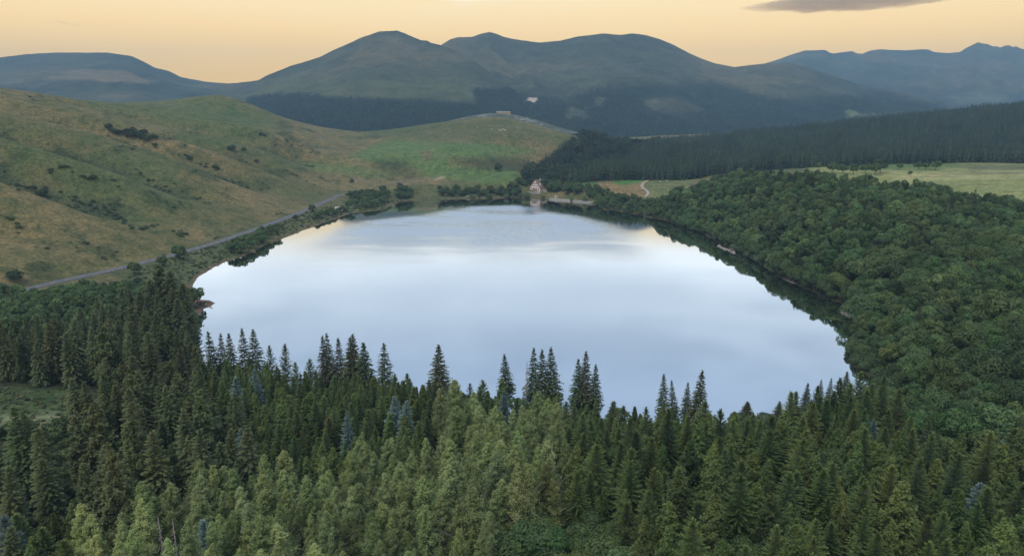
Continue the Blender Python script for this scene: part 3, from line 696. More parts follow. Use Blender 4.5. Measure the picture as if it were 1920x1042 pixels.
x, y, g, h = tip(612, 752, 185); plant('young', 'spruce', x, y, 12, 'reddish brown dying spruce among young green spruces', 'spruce', None, (2.6, 1.15, 1.7), 1.1, g); occupy(x, y)

# ---- zones of the near forest (photo pixels, tested at mid crown)
Z_LARCH = [[(822,775),(850,762),(900,770),(960,760),(1050,775),(1072,800),(1062,850),(980,850),(900,838),(830,825)],
           [(560,905),(640,850),(720,838),(830,845),(960,850),(1045,880),(1062,935),(1000,960),(925,975),(900,1100),(180,1100),(90,1040),(130,1000),(230,985),(330,930),(440,905),(520,900)]]
Z_BROAD = [[(925,975),(1000,950),(1080,945),(1170,975),(1190,1010),(1170,1120),(900,1120)]]
Z_FRESH = [[(1060,800),(1180,790),(1330,800),(1450,820),(1450,790),(1500,755),(1600,732),(1660,745),(1720,800),(1790,850),(1960,840),(1990,1150),(1170,1150),(1190,1000),(1075,940)],[(520,1030),(620,1010),(930,1020),(930,1150),(480,1150)],[(60,955),(150,950),(190,1000),(100,1150),(-60,1150),(-40,1000)]]
Z_YOUNG = [[(370,690),(420,650),(560,670),(600,655),(740,690),(800,720),(900,730),(1000,745),(1100,760),(1220,770),(1350,790),(1450,800),(1450,830),(1060,830),(1050,770),(940,755),(840,760),(815,800),(760,850),(560,900),(480,885),(460,800)]]
Z_TALL = [[(120,600),(220,560),(280,520),(345,530),(372,640),(372,700),(470,800),(480,890),(420,905),(330,930),(220,985),(120,1000),(-60,990),(-60,850),(30,830),(150,800),(190,745),(130,700),(0,720),(-80,720),(-80,640)]]
Z_BANK = [[(1225,385),(1262,362),(1330,340),(1380,330),(1440,322),(1500,326),(1560,334),(1625,336),(1660,350),(1740,354),(1840,373),(1990,378),(2420,400),(2420,830),(1950,835),(1750,830),(1640,800),(1620,740),(1640,716),(1604,690),(1590,660),(1604,600),(1500,545),(1400,480),(1300,430)]]
Z_SHRUB = [[(-60,560),(0,540),(60,545),(200,530),(260,520),(300,540),(230,580),(120,620),(0,640),(-60,650)]]

def zone_points(x0, x1, y0, y1, sp, seed, zones, hmid, dmin=1.5, clear=True, rad=None):
    X, Y = scatter(x0, x1, y0, y1, sp, seed); z, d, _, rd = ground_z(X, Y, True)
    px, py = project(X, Y, z + hmid)
    ok = (d > dmin) & (rd > 6)
    k = np.zeros(len(X), bool)
    for q in zones: k |= inside(px, py, q)
    if clear: k &= sdist(X, Y, [(-235,212),(-190,222),(-150,226),(-124,214),(-136,200),(-160,188),(-200,182),(-260,180),(-280,196)]) < -2
    k &= free(X, Y, rad or sp * 0.55)
    ok &= k; o = np.argsort(Y[ok])
    return X[ok][o], Y[ok][o], z[ok][o], px[ok][o], py[ok][o]

ORD = ['first','second','third','fourth','fifth','sixth','seventh','eighth','ninth','tenth','eleventh','twelfth','thirteenth','fourteenth','fifteenth','sixteenth','seventeenth','eighteenth','nineteenth','twentieth',
       'twenty-first','twenty-second','twenty-third','twenty-fourth','twenty-fifth','twenty-sixth','twenty-seventh','twenty-eighth','twenty-ninth','thirtieth']
def near_special(X, Y):
    best, bl = 9.0, None
    for n, L in SPECIAL:
        dd = math.hypot(n[0] - X, n[1] - Y)
        if dd < best: best, bl = dd, L
    return bl
SPECIAL = []
for o in COL.objects:
    if o.parent is None and 'label' in o and o.type == 'EMPTY':
        if o.name.startswith('blue'): SPECIAL.append(((o.location.x, o.location.y), 'a blue spruce'))
        if o.name.startswith('dead'): SPECIAL.append(((o.location.x, o.location.y), 'a bare dead tree'))

def tone_word(t, words_): # words for (dull, plain, bright)
    return words_[0] if t < 0.82 else words_[1] if t < 1.12 else words_[2]

def zone_plant(kind, name, cat, pts, hrange, wide, tone, hue, where, group, words_, cap=300, tilt=None):
    """plants the zone; returns what is left beyond the cap"""
    X, Y, Z, px, py = pts
    n = min(cap, len(X)); front = [i for i in range(n) if py[i] > 985 and -20 < px[i] < 1940]
    front = sorted(front, key=lambda i: px[i])[:30]
    rank = {i: k for k, i in enumerate(front)}
    for i in range(n):
        h = GS.uniform(*hrange) * (1 + 0.7 * float(fbm(np.array(X[i] / 22), np.array(Y[i] / 22), 23, 2))); t = float(np.clip(GS.normal(tone, 0.20) + 0.5 * float(fbm(np.array(X[i] / 30), np.array(Y[i] / 30), 17, 3)), 0.5, 1.65)); hu = GS.normal(0, hue)
        tint = (t * (1 + hu), t, t * (1 - 0.6 * abs(hu) + GS.normal(0, 0.06)))
        size = 'tall' if h > hrange[0] + 0.66 * (hrange[1] - hrange[0]) else 'short' if h < hrange[0] + 0.33 * (hrange[1] - hrange[0]) else 'mid-height'
        w = tone_word(t, words_); sp_ = near_special(X[i], Y[i])
        place = where(px[i], py[i])
        if i in rank: lab = f'{w} {cat}, {ORD[rank[i]]} from the left along the bottom edge'
        elif sp_: lab = f'{size} {w} {cat} beside {sp_} ' + place.split('|')[0]
        else: lab = f'{size} {w} {cat} ' + place.replace('|', '')
        plant(kind, name, float(X[i]), float(Y[i]), h, lab, cat, group, tint, GS.uniform(*wide), float(Z[i]))
    occupy(X, Y)
    return [q[n:] for q in pts]

def band(v, cuts, names): return names[sum(v > c for c in cuts)]
rest = {}
P_ = zone_points(-150, 190, 60, 260, 5.3, 1, Z_LARCH, 11)
rest['larch'] = zone_plant('larch', 'larch', 'larch', P_, (12.5, 19.5), (0.85, 1.3), 1.0, 0.05,
    lambda px, py: band(py, (850, 930), ('in the upper pale patch', 'inside the big larch stand', 'at the front of the larch stand')) + band(px, (560, 800), ('| towards the dark spruces', '| below the young spruces', '| towards the bright spruces')),
    'pale larches', ('olive', 'pale green', 'light yellowish'))
P_ = zone_points(-20, 70, 50, 180, 6.0, 2, Z_BROAD, 8)
zone_plant('leafy', 'broadleaf_tree', 'leafy tree', P_, (9, 12), (0.9, 1.2), 0.95, 0.12, lambda px, py: 'in the bushy clump between larches and bright spruces', 'leafy trees in the foreground clump', ('dark green', 'green', 'bright green'))
P_ = zone_points(-130, 200, 60, 230, 5.9, 3, Z_FRESH, 11); k = fbm(P_[0] / 11, P_[1] / 11, 29, 2) > -0.21; P_ = [q[k] for q in P_]
rest['fresh'] = zone_plant('fresh', 'spruce', 'spruce', P_, (10.5, 19), (0.85, 1.25), 1.0, 0.08,
    lambda px, py: band(py, (870, 940), ('in the back rows of bright spruces', 'in the middle rows of bright spruces', 'in the front rows of bright spruces')) + band(px, (1250, 1450, 1650), ('| by the larches', '| below the open water', '| below the lake corner', '| below the leafy bank')),
    'bright spruces in the foreground', ('deep green', 'mid green', 'yellow-green'), 265)
P_ = zone_points(-110, 130, 130, 260, 4.9, 4, Z_YOUNG, 9)
rest['young'] = zone_plant('young', 'young_spruce', 'spruce', P_, (8.5, 14), (0.95, 1.3), 0.95, 0.07,
    lambda px, py: band(py, (740, 800), ('in the shoreward rows of young spruces', 'in the middle of the young stand', 'at the larch edge of the young stand')) + band(px, (560, 700, 850), ('| by the tall trees', '| under the shore spires', '| under the lone spruce', '| beyond the pale larches')),
    'young spruces in the dense stand', ('dark green', 'green', 'fresh green'), 300)
P_ = zone_points(-330, -40, 90, 345, 7.0, 5, Z_TALL, 16)
rest['tall'] = zone_plant('tall', 'tall_spruce', 'spruce', P_, (15, 25), (0.85, 1.25), 1.0, 0.07,
    lambda px, py: band(py, (690, 790, 880), ('in the tall stand at the lake corner', 'in the tall stand beside the clearing', 'below the clearing in the tall stand', 'where the tall stand meets the larches')) + band(px, (120, 260), ('| far from the water', '| away from the edges', '| on its lake side')),
    'tall dark spruces', ('blackish', 'dark green', 'olive green'), 300)
# the clearing's one free-standing spruce, the high group at the lake corner
for px, py, Y, w, lab in ((40,630,232,1.35,'broad old spruce with bare hanging branches beside the clearing'),(300,495,318,1.55,'highest dark spruce over the lake corner, against the road verge'),(322,505,312,1.55,'second highest dark spruce over the lake corner'),
        (262,545,300,1.45,'dark spruce a step below the two highest over the lake corner'),(345,560,300,1.45,'dark spruce leaning over the round bush at the lake corner'),(278,522,306,1.45,'dark spruce at the outer side of the two highest over the lake corner'),(336,528,305,1.45,'dark spruce between the highest pair and the round waterside tree'),(288,552,297,1.45,'wide dark spruce in front of the two highest'),(318,545,300,1.45,'dark spruce standing directly before the highest pair'),(352,605,286,1.45,'dark spruce dipping its branches to the water under the spit'),(245,572,293,1.45,'dark spruce on the belt side of the lake corner group'),
        (150,575,272,1.1,'dark spruce overtopping the shrub belt'),(215,590,270,1.1,'dark spruce with brown twigs between shrub belt and stand')):
    x, y, g, h = tip(px, py, Y); plant('tall', 'tall_spruce', x, Y, min(h, 33), lab, 'spruce', None, (0.95, 0.95, 0.9), w, g)
for zone_, n_, kind_, hr_, nm_, lab_, cat_, grp_, tn_ in ((Z_FRESH[0], 26, 'leafy', (6, 10), 'broadleaf_tree', 'round leafy tree growing among the bright spruces', 'leafy tree', 'leafy trees among the bright spruces', 0.9), (Z_TALL[0], 12, 'leafy', (7, 11), 'broadleaf_tree', 'low leafy tree growing under the tall dark spruces', 'leafy tree', 'leafy trees among the tall spruces', 0.75),
        (Z_BANK[0], 24, 'shore', (12, 17), 'spruce', 'dark spruce rising among the leafy trees of the wooded bank', 'spruce', 'spruces on the wooded bank', 0.75), (Z_YOUNG[0], 14, 'leafy', (6, 9), 'broadleaf_tree', 'leafy tree in the young spruce stand', 'leafy tree', 'leafy trees in the young stand', 0.85)):
    X, Y, Z, px, py = zone_points(-300, 520, 70, 620, 9.0, 19, [zone_], 8, dmin=6, rad=2.0); r_ = np.random.default_rng(n_); k = r_.permutation(np.where((px > 0) & (px < 1920))[0])[:n_]
    for i in k:
        t = tn_ * r_.uniform(0.75, 1.25); plant(kind_, nm_, float(X[i]), float(Y[i]), r_.uniform(*hr_), lab_, cat_, grp_, (t, t, t), r_.uniform(0.85, 1.2), float(Z[i]))
    occupy(X[k], Y[k])
# bank forest
X, Y, Z, px, py = zone_points(90, 620, 150, 900, 7.7, 6, Z_BANK, 7, dmin=1.5)
k = (Y > 300) | (ground_z(X, Y, True)[1] > 9); X, Y, Z, px, py = [q[k] for q in (X, Y, Z, px, py)]
def bank_where(px, py): return band(py, (480, 600, 700), ('high on the wooded bank', 'half way along the wooded bank', 'on the near wooded bank', 'beside the bright spruces')) + band(px, (1650, 1800), ('| close to the water', '| well above the water', '| far up from the water'))
vis = (px < 1960); X_b, Y_b, Z_b = X.copy(), Y.copy(), Z.copy()
rest_bank = zone_plant('bank', 'broadleaf_tree', 'leafy tree', [q[vis] for q in (X, Y, Z, px, py)], (8, 15.5), (0.75, 1.2), 0.94, 0.09, bank_where, 'leafy trees on the wooded bank', ('dark green', 'green', 'yellow-green'), 300)

qq = SHORE_D[::1]; last = None; nrow_ = 0
for k in range(len(qq)):
    x, y = qq[k]; nx_, ny_ = qq[(k + 1) % len(qq)] - qq[k - 1]; L_ = math.hypot(nx_, ny_) + 1e-9; ox, oy = -ny_ / L_, nx_ / L_
    if sdist(np.array([x + ox * 2]), np.array([y + oy * 2]), SHORE_D)[0] > 0: ox, oy = -ox, -oy
    if not (x > 92 and 255 < y < 800): continue
    if last is not None and math.hypot(x - last[0], y - last[1]) < GS.uniform(3.6, 5.5): continue
    sx_, sy_ = project(x, y, 0.5)
    if min(abs(sx_ - 1362) / 16 + abs(sy_ - 466) / 9, abs(sx_ - 1592) / 13 + abs(sy_ - 588) / 7) < 1: continue
    last = (x, y); o_ = GS.uniform(0.8, 3.0); t = GS.uniform(0.65, 1.0); big = nrow_ % 2; corner = sy_ > 615
    if corner: o_ += 3.5; big = 0
    tw = 'dark' if t < 0.88 else 'green' if t < 1.02 else 'light green'
    plant('bank', 'waterside_tree', float(x + ox * o_), float(y + oy * o_), GS.uniform(9, 14.5) if big else GS.uniform(4.5, 7), f"{'tall' if big else 'low'} {tw} leafy tree overhanging the water " + band(float(sy_), (440, 500, 570, 640), ('near the fields', 'beyond the rock spill', 'between rock spill and stony point', 'close to the stony point', 'where the lake narrows')), 'leafy tree', 'trees overhanging the water below the bank', (t * GS.uniform(0.93, 1.07), t, t * 0.95), GS.uniform(0.9, 1.2) if big else 1.35); nrow_ += 1

# ---- woods too many to count: one object each
def wood(name, protos, pts, hr, wide, mat, tone=1.0, tv=0.18, hue=0.1, seed=0, label=None, cat=None):
    r = np.random.default_rng(seed); X, Y, Z = pts[:3]; n = len(X); Vs, Ts = [], []
    which = r.integers(len(protos), size=n)
    for k, (T, H) in enumerate(protos):
        s = which == k; m_ = int(s.sum())
        if not m_: continue
        h = r.uniform(*hr, m_) * (1 + 0.6 * fbm(X[s] / 24, Y[s] / 24, seed + 3, 2)) / H; w = h * r.uniform(*wide, m_); a = r.uniform(0, 6.283, m_); ca, sa = np.cos(a), np.sin(a)
        v = T.reshape(-1, 3)
        vx = (v[None, :, 0] * ca[:, None] - v[None, :, 1] * sa[:, None]) * w[:, None] + X[s][:, None]
        vy = (v[None, :, 0] * sa[:, None] + v[None, :, 1] * ca[:, None]) * w[:, None] + Y[s][:, None]
        vz = v[None, :, 2] * h[:, None] + Z[s][:, None]
        Vs.append(np.stack([vx, vy, vz], -1).reshape(-1, 3))
        t = np.clip(r.normal(tone, tv, m_) + 0.75 * fbm(X[s] / 38, Y[s] / 38, seed, 3), 0.42, 1.8); hu = r.normal(0, hue, m_)
        Ts.append(np.repeat(np.stack([t * (1 + hu), t, t * (1 - 0.5 * np.abs(hu))], 1), len(v), 0))
    V = np.concatenate(Vs); Tn = np.concatenate(Ts)
    o = link(name, mesh_np(name, V, np.arange(len(V)).reshape(-1, 3), [mat], attr={'tint': Tn})); tag(o, label, cat, None, 'stuff'); return o
def low_conifer(seed, H=25, Rm=3.9, lv=13, nb=6):
    r = np.random.default_rng(seed); T = []
    for i in range(lv):
        t = i / lv; h = H * (0.10 + 0.88 * t); rad = Rm * (1 - t) ** r.uniform(0.7, 0.95) + 0.12; a0 = r.uniform(0, 6.28); h += r.uniform(-0.02, 0.02) * H
        for b in range(nb):
            a = a0 + 6.283 * b / nb + r.uniform(-0.2, 0.2); q = rad * r.uniform(0.6, 1.2); w = q * 0.55; h2 = h + r.uniform(-0.035, 0.035) * H
            ex, ey = math.cos(a), math.sin(a); tipz = h2 - q * r.uniform(0.1, 0.5)
            T.append([(0, 0, h2 + H * 0.06), (ex*q - ey*w*0.6, ey*q + ex*w*0.6, tipz), (ex*q*0.9 + ey*w*0.6, ey*q*0.9 - ex*w*0.6, tipz - 0.2)])
    return np.array(T, np.float32), H
LOWC = [low_conifer(900 + i) for i in range(7)]
TINY = [low_conifer(950 + i, 22, 4.6, 5, 5) for i in range(3)]
LB = [(broad(600 + i, 10.5 + i % 3, 4.0 + 0.5 * (i % 4), 10 + 2 * (i % 4), 1500, 0.66, 0.1, 0.85 + 0.15 * (i % 3)), 10.5 + i % 3) for i in range(7)]
bx_, by_, bz_ = [np.concatenate([a_, b_[~vis]]) for a_, b_ in zip(rest_bank[:3], (X_b, Y_b, Z_b))]
wood('bank_wood', LB, (bx_, by_, bz_), (7.5, 14.5), (0.72, 1.15), M['leaf_s'], 0.88, 0.26, 0.09, 41, 'leafy wood covering the upper bank below the pasture', 'wood')
for kind_, mat_, nm_, hr_, lab_ in (('fresh', 'young_s', 'spruce_wood', (13, 18.5), 'remaining bright spruces standing between the lake corner and the leafy bank'), ('young', 'young_s', 'young_spruce_wood', (9.5, 14), 'remaining young spruces between the thicket and the near shore'), ('tall', 'spruce_s', 'tall_spruce_wood', (17, 25), 'remaining dark spruces at the back of the tall stand')):
    q_ = rest[kind_]
    if len(q_[0]): wood(nm_, [(p_.T, p_.H) for p_ in PR[kind_][:4]], q_, hr_, (0.85, 1.15), M[mat_], 1.0, 0.18, 0.1, 48, lab_, 'wood')
# conifer wood beyond the pasture and in the valley behind the house
Z_FAR = [[(1290,330),(1330,318),(1480,305),(1560,302),(1930,300),(2200,300),(2200,130),(1930,186),(1700,208),(1500,230),(1260,255),(1150,300),(1060,330),(1060,340),(1240,335)]]
Z_VAL = [[(975,335),(985,312),(1020,292),(1060,268),(1090,252),(1200,252),(1270,256),(1180,290),(1100,322),(1060,338),(1010,345)]]
X, Y, Z, px, py = zone_points(40, 1300, 900, 1640, 6.0, 7, Z_FAR, 8, clear=False)
wood('conifer_wood', LOWC, (X, Y, Z), (15, 23), (0.85, 1.35), M['spruce_s'], 1.0, 0.24, 0.10, 42, 'dark conifer wood on the rise beyond the pasture', 'wood')
X, Y, Z, px, py = zone_points(0, 420, 860, 1640, 8.0, 8, Z_VAL, 8, clear=False)
wood('valley_wood', [LOWC[0], LOWC[1], (LB[0][0][::2], 11), (LB[1][0][::2], 11)], (X, Y, Z), (13, 20), (0.8, 1.1), M['spruce_s'], 1.0, 0.18, 0.1, 43, 'dark mixed wood filling the valley behind the house', 'wood')
# wooded feet of the mountains
def slope_wood(name, S, zones, n, seed, label, hr=(9, 17), wide=(1.0, 1.7)):
    X, Y, Z, qx, qy = S; r = np.random.default_rng(seed); nr, nc = X.shape
    i, j = r.uniform(0, nr - 1.001, n * 4), r.uniform(0, nc - 1.001, n * 4); a, b = i.astype(int), j.astype(int); fi, fj = i - a, j - b
    g = lambda A: (A[a, b] * (1 - fj) + A[a, b + 1] * fj) * (1 - fi) + (A[a + 1, b] * (1 - fj) + A[a + 1, b + 1] * fj) * fi
    x, y, z, u, v = g(X), g(Y), g(Z), g(qx), g(qy)
    u2, v2 = u + 20 * fbm(x / 160, y / 160, seed, 4), v + 12 * fbm(x / 160, y / 160, seed + 3, 4); k = np.zeros(len(x), bool)
    for q in zones: k |= (sdist(u2, v2, np.array(q, float)) > (r.uniform(-9, 13, len(x)) if seed == 62 else r.uniform(-2, 3, len(x))))
    if seed == 62: k &= fbm(x / 110, y / 160, 66, 3) > -0.22
    k &= sdist(u, v, np.array([(983,190),(990,178),(1008,177),(1012,190),(1006,200),(992,200)], float)) < 0
    k = np.where(k)[0][:n]; wood(name, TINY, (x[k], y[k], z[k] - 1), hr, wide, M['spruce_s'], 0.85, 0.15, 0.06, seed, label, 'wood')
slope_wood('mountain_wood', hillA, [[(466,183),(500,179),(560,178),(620,183),(700,186),(800,192),(895,198),(905,216),(900,262),(440,262)],[(885,170),(960,168),(1100,230),(1080,262),(905,218)]], 14000, 61, 'dark plantation at the foot of the domed peak')
slope_wood('mountain_wood', hillB, [[(900,185),(960,172),(1060,192),(1110,168),(1180,160),(1250,163),(1200,185),(1220,212),(1290,222),(1330,208),(1290,180),(1310,160),(1370,165),(1420,184),(1500,190),(1580,186),(1660,182),(1760,200),(1760,270),(850,275)]], 17000, 62, 'blue dark wood on the flank of the long ridge')

# ---- scrub on the hillside
X, Y = scatter(-760, -150, 330, 1150, 5.0, 9); z, d, sp_, rd = ground_z(X, Y, True); px, py = project(X, Y, z)
pr_ = np.clip(0.55 * sstep(0.1, 0.9, -sp_ + 2.2 * fbm(X / 33, Y / 33, 61, 4)) + 0.5 * sstep(0.16, 0.26, fbm(X / 33, Y / 33, 61, 4)), 0, 1)
k = (np.random.default_rng(5).uniform(size=len(X)) < pr_) & (rd > 7) & (d > 20) & (X < Xr(Y) - 8) & (px > -200)
SCR = [(broad(700 + i, 1.6, 1.7, 4, 60, 0.7, -0.3), 1.6) for i in range(4)]
wood('hillside_scrub', SCR, (X[k], Y[k], z[k] - 0.2), (0.5, 1.6), (0.9, 1.9), M['scrub_s'], 0.95, 0.2, 0.10, 44, 'low dark scrub growing in the gullies of the grassy hillside', 'scrub')
X, Y = scatter(-300, -30, 330, 900, 3.2, 10); z, d, sp_, rd = ground_z(X, Y, True); px, py = project(X, Y, z)
k = (d > 2.5) & (d < 40) & (rd > 6) & (X > Xr(Y) + 5) & (np.random.default_rng(6).uniform(size=len(X)) < 0.45)
wood('bank_herbs', SCR, (X[k], Y[k], z[k] - 0.2), (0.5, 1.5), (0.8, 1.5), M['scrub_s'], 1.15, 0.25, 0.15, 45, 'rough herbs and low bushes on the verge between road and lake', 'scrub')
X, Y = scatter(-280, -125, 180, 226, 1.8, 12); z = ground_z(X, Y)
k = (sdist(X, Y, [(-235,212),(-190,222),(-150,226),(-124,214),(-136,200),(-160,188),(-200,182),(-260,180),(-280,196)]) > -2) & (np.random.default_rng(7).uniform(size=len(X)) < 0.5)
wood('clearing_herbs', SCR, (X[k], Y[k], z[k] - 0.1), (0.3, 0.9), (0.9, 1.6), M['scrub_s'], 1.5, 0.45, 0.15, 46, 'rough pale herbs covering the clearing beside the dark spruces', 'scrub')
# understorey between near trees, so that no bare ground shows through
X, Y = scatter(-200, 200, 70, 245, 4.5, 13); z, d, _, rd = ground_z(X, Y, True)
k = (d > 2) & (sdist(X, Y, [(-235,212),(-190,222),(-150,226),(-124,214),(-136,200),(-160,188),(-200,182),(-260,180),(-280,196)]) < -2)
wood('undergrowth', [(broad(720 + i, 3, 2.4, 6, 260, 0.5, -0.3), 3) for i in range(3)], (X[k], Y[k], z[k] - 0.2), (1.5, 4.2), (0.8, 1.3), M['leaf_s'], 0.8, 0.2, 0.12, 47, 'dark undergrowth between the trunks of the near forest', 'undergrowth')

# ---- shrubs and small leafy trees that can be told one by one
MARCH = np.concatenate([np.arange(190, 620, 1.5), np.arange(620, 1500, 3.0)])
def hit(px, py, dmin=0.8):
    x, y, z = at_depth(np.full(len(MARCH), px), np.full(len(MARCH), py), MARCH); g, d, _, rd = ground_z(x, y, True)
    ok = (g >= z) & (d > dmin)
    i = int(np.argmax(ok)) if ok.any() else int(np.argmin(np.abs(g - z) + 1e3 * (d < dmin)))
    return float(x[i]), float(y[i]), float(g[i]), float(rd[i])
def bush(px, py, h, lab, z0=3.0, kind='shrub', name='shrub', cat='shrub', group=None, tone=0.85, wide=1.0, parts=True):
    x, y, z, rd = hit(px, py)
    if group and rd < 5: return None
    t = tone * GS.uniform(0.85, 1.15)
    return plant(kind, name, x, y, h, lab, cat, group, (t * GS.uniform(0.9, 1.1), t, t * GS.uniform(0.9, 1.1)), wide, z - 0.1, parts)
def slope_bush(px, py, Y0, h, lab, **kw):
    """a bush on the hillside: walk along the pixel's ray until it meets the ground"""
    ys = np.arange(360, 1500, 2.0); x, y, z = at_depth(np.full(len(ys), px), np.full(len(ys), py), ys); g = ground_z(x, y); i = int(np.argmax(g > z)) if (g > z).any() else int(np.argmin(np.abs(ys - Y0)))
    t = kw.pop('tone', 0.75) * GS.uniform(0.85, 1.15)
    plant(kw.pop('kind', 'shrub'), kw.pop('name', 'shrub'), float(x[i]), float(y[i]), h, lab, kw.pop('cat', 'shrub'), kw.pop('group', None), (t, t, t), kw.pop('wide', 1.0), float(g[i]) - 0.1, False)
bush(336, 486, 11, 'round greyish tree on the lake side of the road', kind='far_leafy', name='waterside_tree', cat='leafy tree', tone=0.8, wide=1.1)
bush(305, 500, 8, 'grey-green bush above the highest dark spruce', kind='far_leafy', name='waterside_tree', cat='leafy tree', tone=0.9)
bush(252, 513, 8.5, 'round dark bush on the verge beside the road bend', kind='far_leafy', name='waterside_tree', cat='leafy tree', tone=0.75, wide=1.2)
bush(358, 579, 13, 'round leafy tree hanging over the brown spit', kind='far_leafy', name='waterside_tree', cat='leafy tree', tone=0.8, wide=1.05)
bush(371, 568, 9, 'smaller leafy tree at the root of the brown spit', kind='far_leafy', name='waterside_tree', cat='leafy tree', tone=0.85, wide=1.1)
bush(358, 612, 10, 'bright green leafy tree at the water below the brown spit', kind='far_leafy', name='waterside_tree', cat='leafy tree', tone=1.35)
bush(586, 398, 9, 'dark lone bush between road and water, the farther of two', kind='far_leafy', name='waterside_tree', cat='leafy tree', tone=0.7)
bush(555, 414, 7, 'dark lone bush between road and water, the nearer of two', kind='far_leafy', name='waterside_tree', cat='leafy tree', tone=0.7)
for i, (px, py) in enumerate([(432,470),(444,462),(455,466),(462,455),(474,458),(484,450),(492,456),(500,446),(440,476),(452,474),(470,466),(490,442),(508,440),(520,436)]):
    bush(px, py, GS.uniform(7, 11), 'leafy tree in the waterside clump half way along the road', kind='far_leafy', name='waterside_tree', cat='leafy tree', group='waterside clump by the road', tone=0.9, wide=1.1)
for i in range(12):
    t = i / 11; bush(588 + 62 * t, 412 - 14 * t + GS.uniform(-3, 1), GS.uniform(5, 8), 'small leafy tree in the waterside row by the white camper', kind='far_leafy', name='waterside_tree', cat='leafy tree', group='waterside row by the camper', tone=0.85, wide=1.1)
for i in range(46):
    px = GS.uniform(655, 770); lo = np.interp(px, [655, 700, 735, 770], [394, 391, 380, 372]); py = GS.uniform(max(356, lo - 27), lo)
    bush(px, py, GS.uniform(7, 11.5), 'leafy tree in the thick grove at the far bend of the shore', kind='far_leafy', name='waterside_tree', cat='leafy tree', group='grove at the far bend', tone=0.8, wide=1.15)
for i in range(40):
    px = 826 + 150 * (i + GS.uniform(-0.3, 0.3)) / 40; py = GS.uniform(361, 370)
    if 985 < px < 1015: continue
    bush(px, py, GS.uniform(6, 12), 'leafy tree in the dark row along the far shore before the house', kind='far_leafy', name='waterside_tree', cat='leafy tree', group='row along the far shore', tone=0.72, wide=1.05)
for i in range(34):
    px = GS.uniform(1016, 1110); py = GS.uniform(352, 366)
    if px < 1060 and py > 362: py = 360
    if px < 1024: py = 351
    bush(px, py, GS.uniform(8, 14), 'leafy tree in the grove between the house and the dam', kind='far_leafy', name='waterside_tree', cat='leafy tree', group='grove beside the house', tone=0.8, wide=1.05)
for i in range(16):
    px = GS.uniform(955, 992); py = GS.uniform(338, 351) if px > 975 else GS.uniform(345, 358)
    bush(px, py, GS.uniform(5, 10), 'leafy tree on the slope behind the house', kind='far_leafy', name='waterside_tree', cat='leafy tree', group='trees behind the house', tone=0.8)
for i in range(75):
    px = 1105 + 160 * GS.uniform(0, 1); lo = np.interp(px, [1105, 1160, 1262], [378, 394, 414]); py = lo - GS.uniform(0, 20)
    bush(px, py, GS.uniform(7, 11), 'leafy tree in the shore belt between the dam and the wooded bank', kind='far_leafy', name='waterside_tree', cat='leafy tree', group='shore belt below the fields', tone=0.8, wide=1.15)
for px, py, h, k, lab in ((1535,318,9,1,'rounded tree at the tip of the pasture'),(1560,324,12,1,'leafy tree in the finger of wood across the pasture'),(1580,326,12,1,'second leafy tree in the finger of wood across the pasture'),(1600,326,11,.9,'broad tree in the finger of wood across the pasture'),
     (1622,326,12,.9,'dark tree near the end of the finger of wood'),(1640,327,13,.75,'dark tree second from the end of the finger of wood'),(1650,324,16,.6,'dark pointed tree ending the finger of wood'),
     (1686,318,8,1.3,'smallest pale bush standing in the pasture'),(1722,318,10,1,'dark twin bush in the pasture'),(1735,318,9,1,'dark bush joined to the twin bush in the pasture'),(1754,319,12,1.35,'tallest pale grey-green bush in the pasture'),(1706,329,5,.9,'small scrubby bush low in the pasture')):
    bush(px, py, h, lab, z0=40, kind='far_leafy', name='broadleaf_tree', cat='leafy tree', tone=0.9 * k, wide=1.1)
X, Y, Z, px, py = zone_points(-330, -120, 290, 420, 5.6, 14, Z_SHRUB, 3)
for i in range(len(X)):
    t = float(np.clip(GS.normal(0.95, 0.2), 0.6, 1.45)); h_ = GS.uniform(3.5, 8) * (0.65 if Y[i] > 375 else 1); big = h_ > 5.5
    tw = 'dark ' if t < 0.85 else 'light green ' if t > 1.05 else 'green '
    plant('far_leafy' if big else 'shrub', 'roadside_tree' if big else 'shrub', float(X[i]), float(Y[i]), h_, tw + ('leafy tree' if big else 'shrub') + ' in the belt between the road and the tall dark spruces', 'leafy tree' if big else 'shrub', 'mixed belt below the road', (t * GS.uniform(0.92, 1.08), t, t * 0.95), GS.uniform(0.9, 1.3), float(Z[i]), parts=big)
X, Y, Z, px, py = zone_points(90, 200, 190, 330, 3.6, 31, [[(1575,610),(1660,640),(1730,690),(1720,770),(1640,765),(1590,720)]], 2, dmin=0.5, rad=2.6)
for i in range(len(X)):
    t = float(np.clip(GS.normal(0.9, 0.18), 0.6, 1.3)); h_ = GS.uniform(3, 5.5)
    plant('shrub', 'shrub', float(X[i]), float(Y[i]), h_, ('dark' if t < 0.82 else 'light green' if t > 1.0 else 'green') + ' shrub on the low shore at the lake corner', 'shrub', 'shrubs at the lake corner', (t, t, t * 0.95), GS.uniform(0.9, 1.25), float(Z[i]), parts=False)
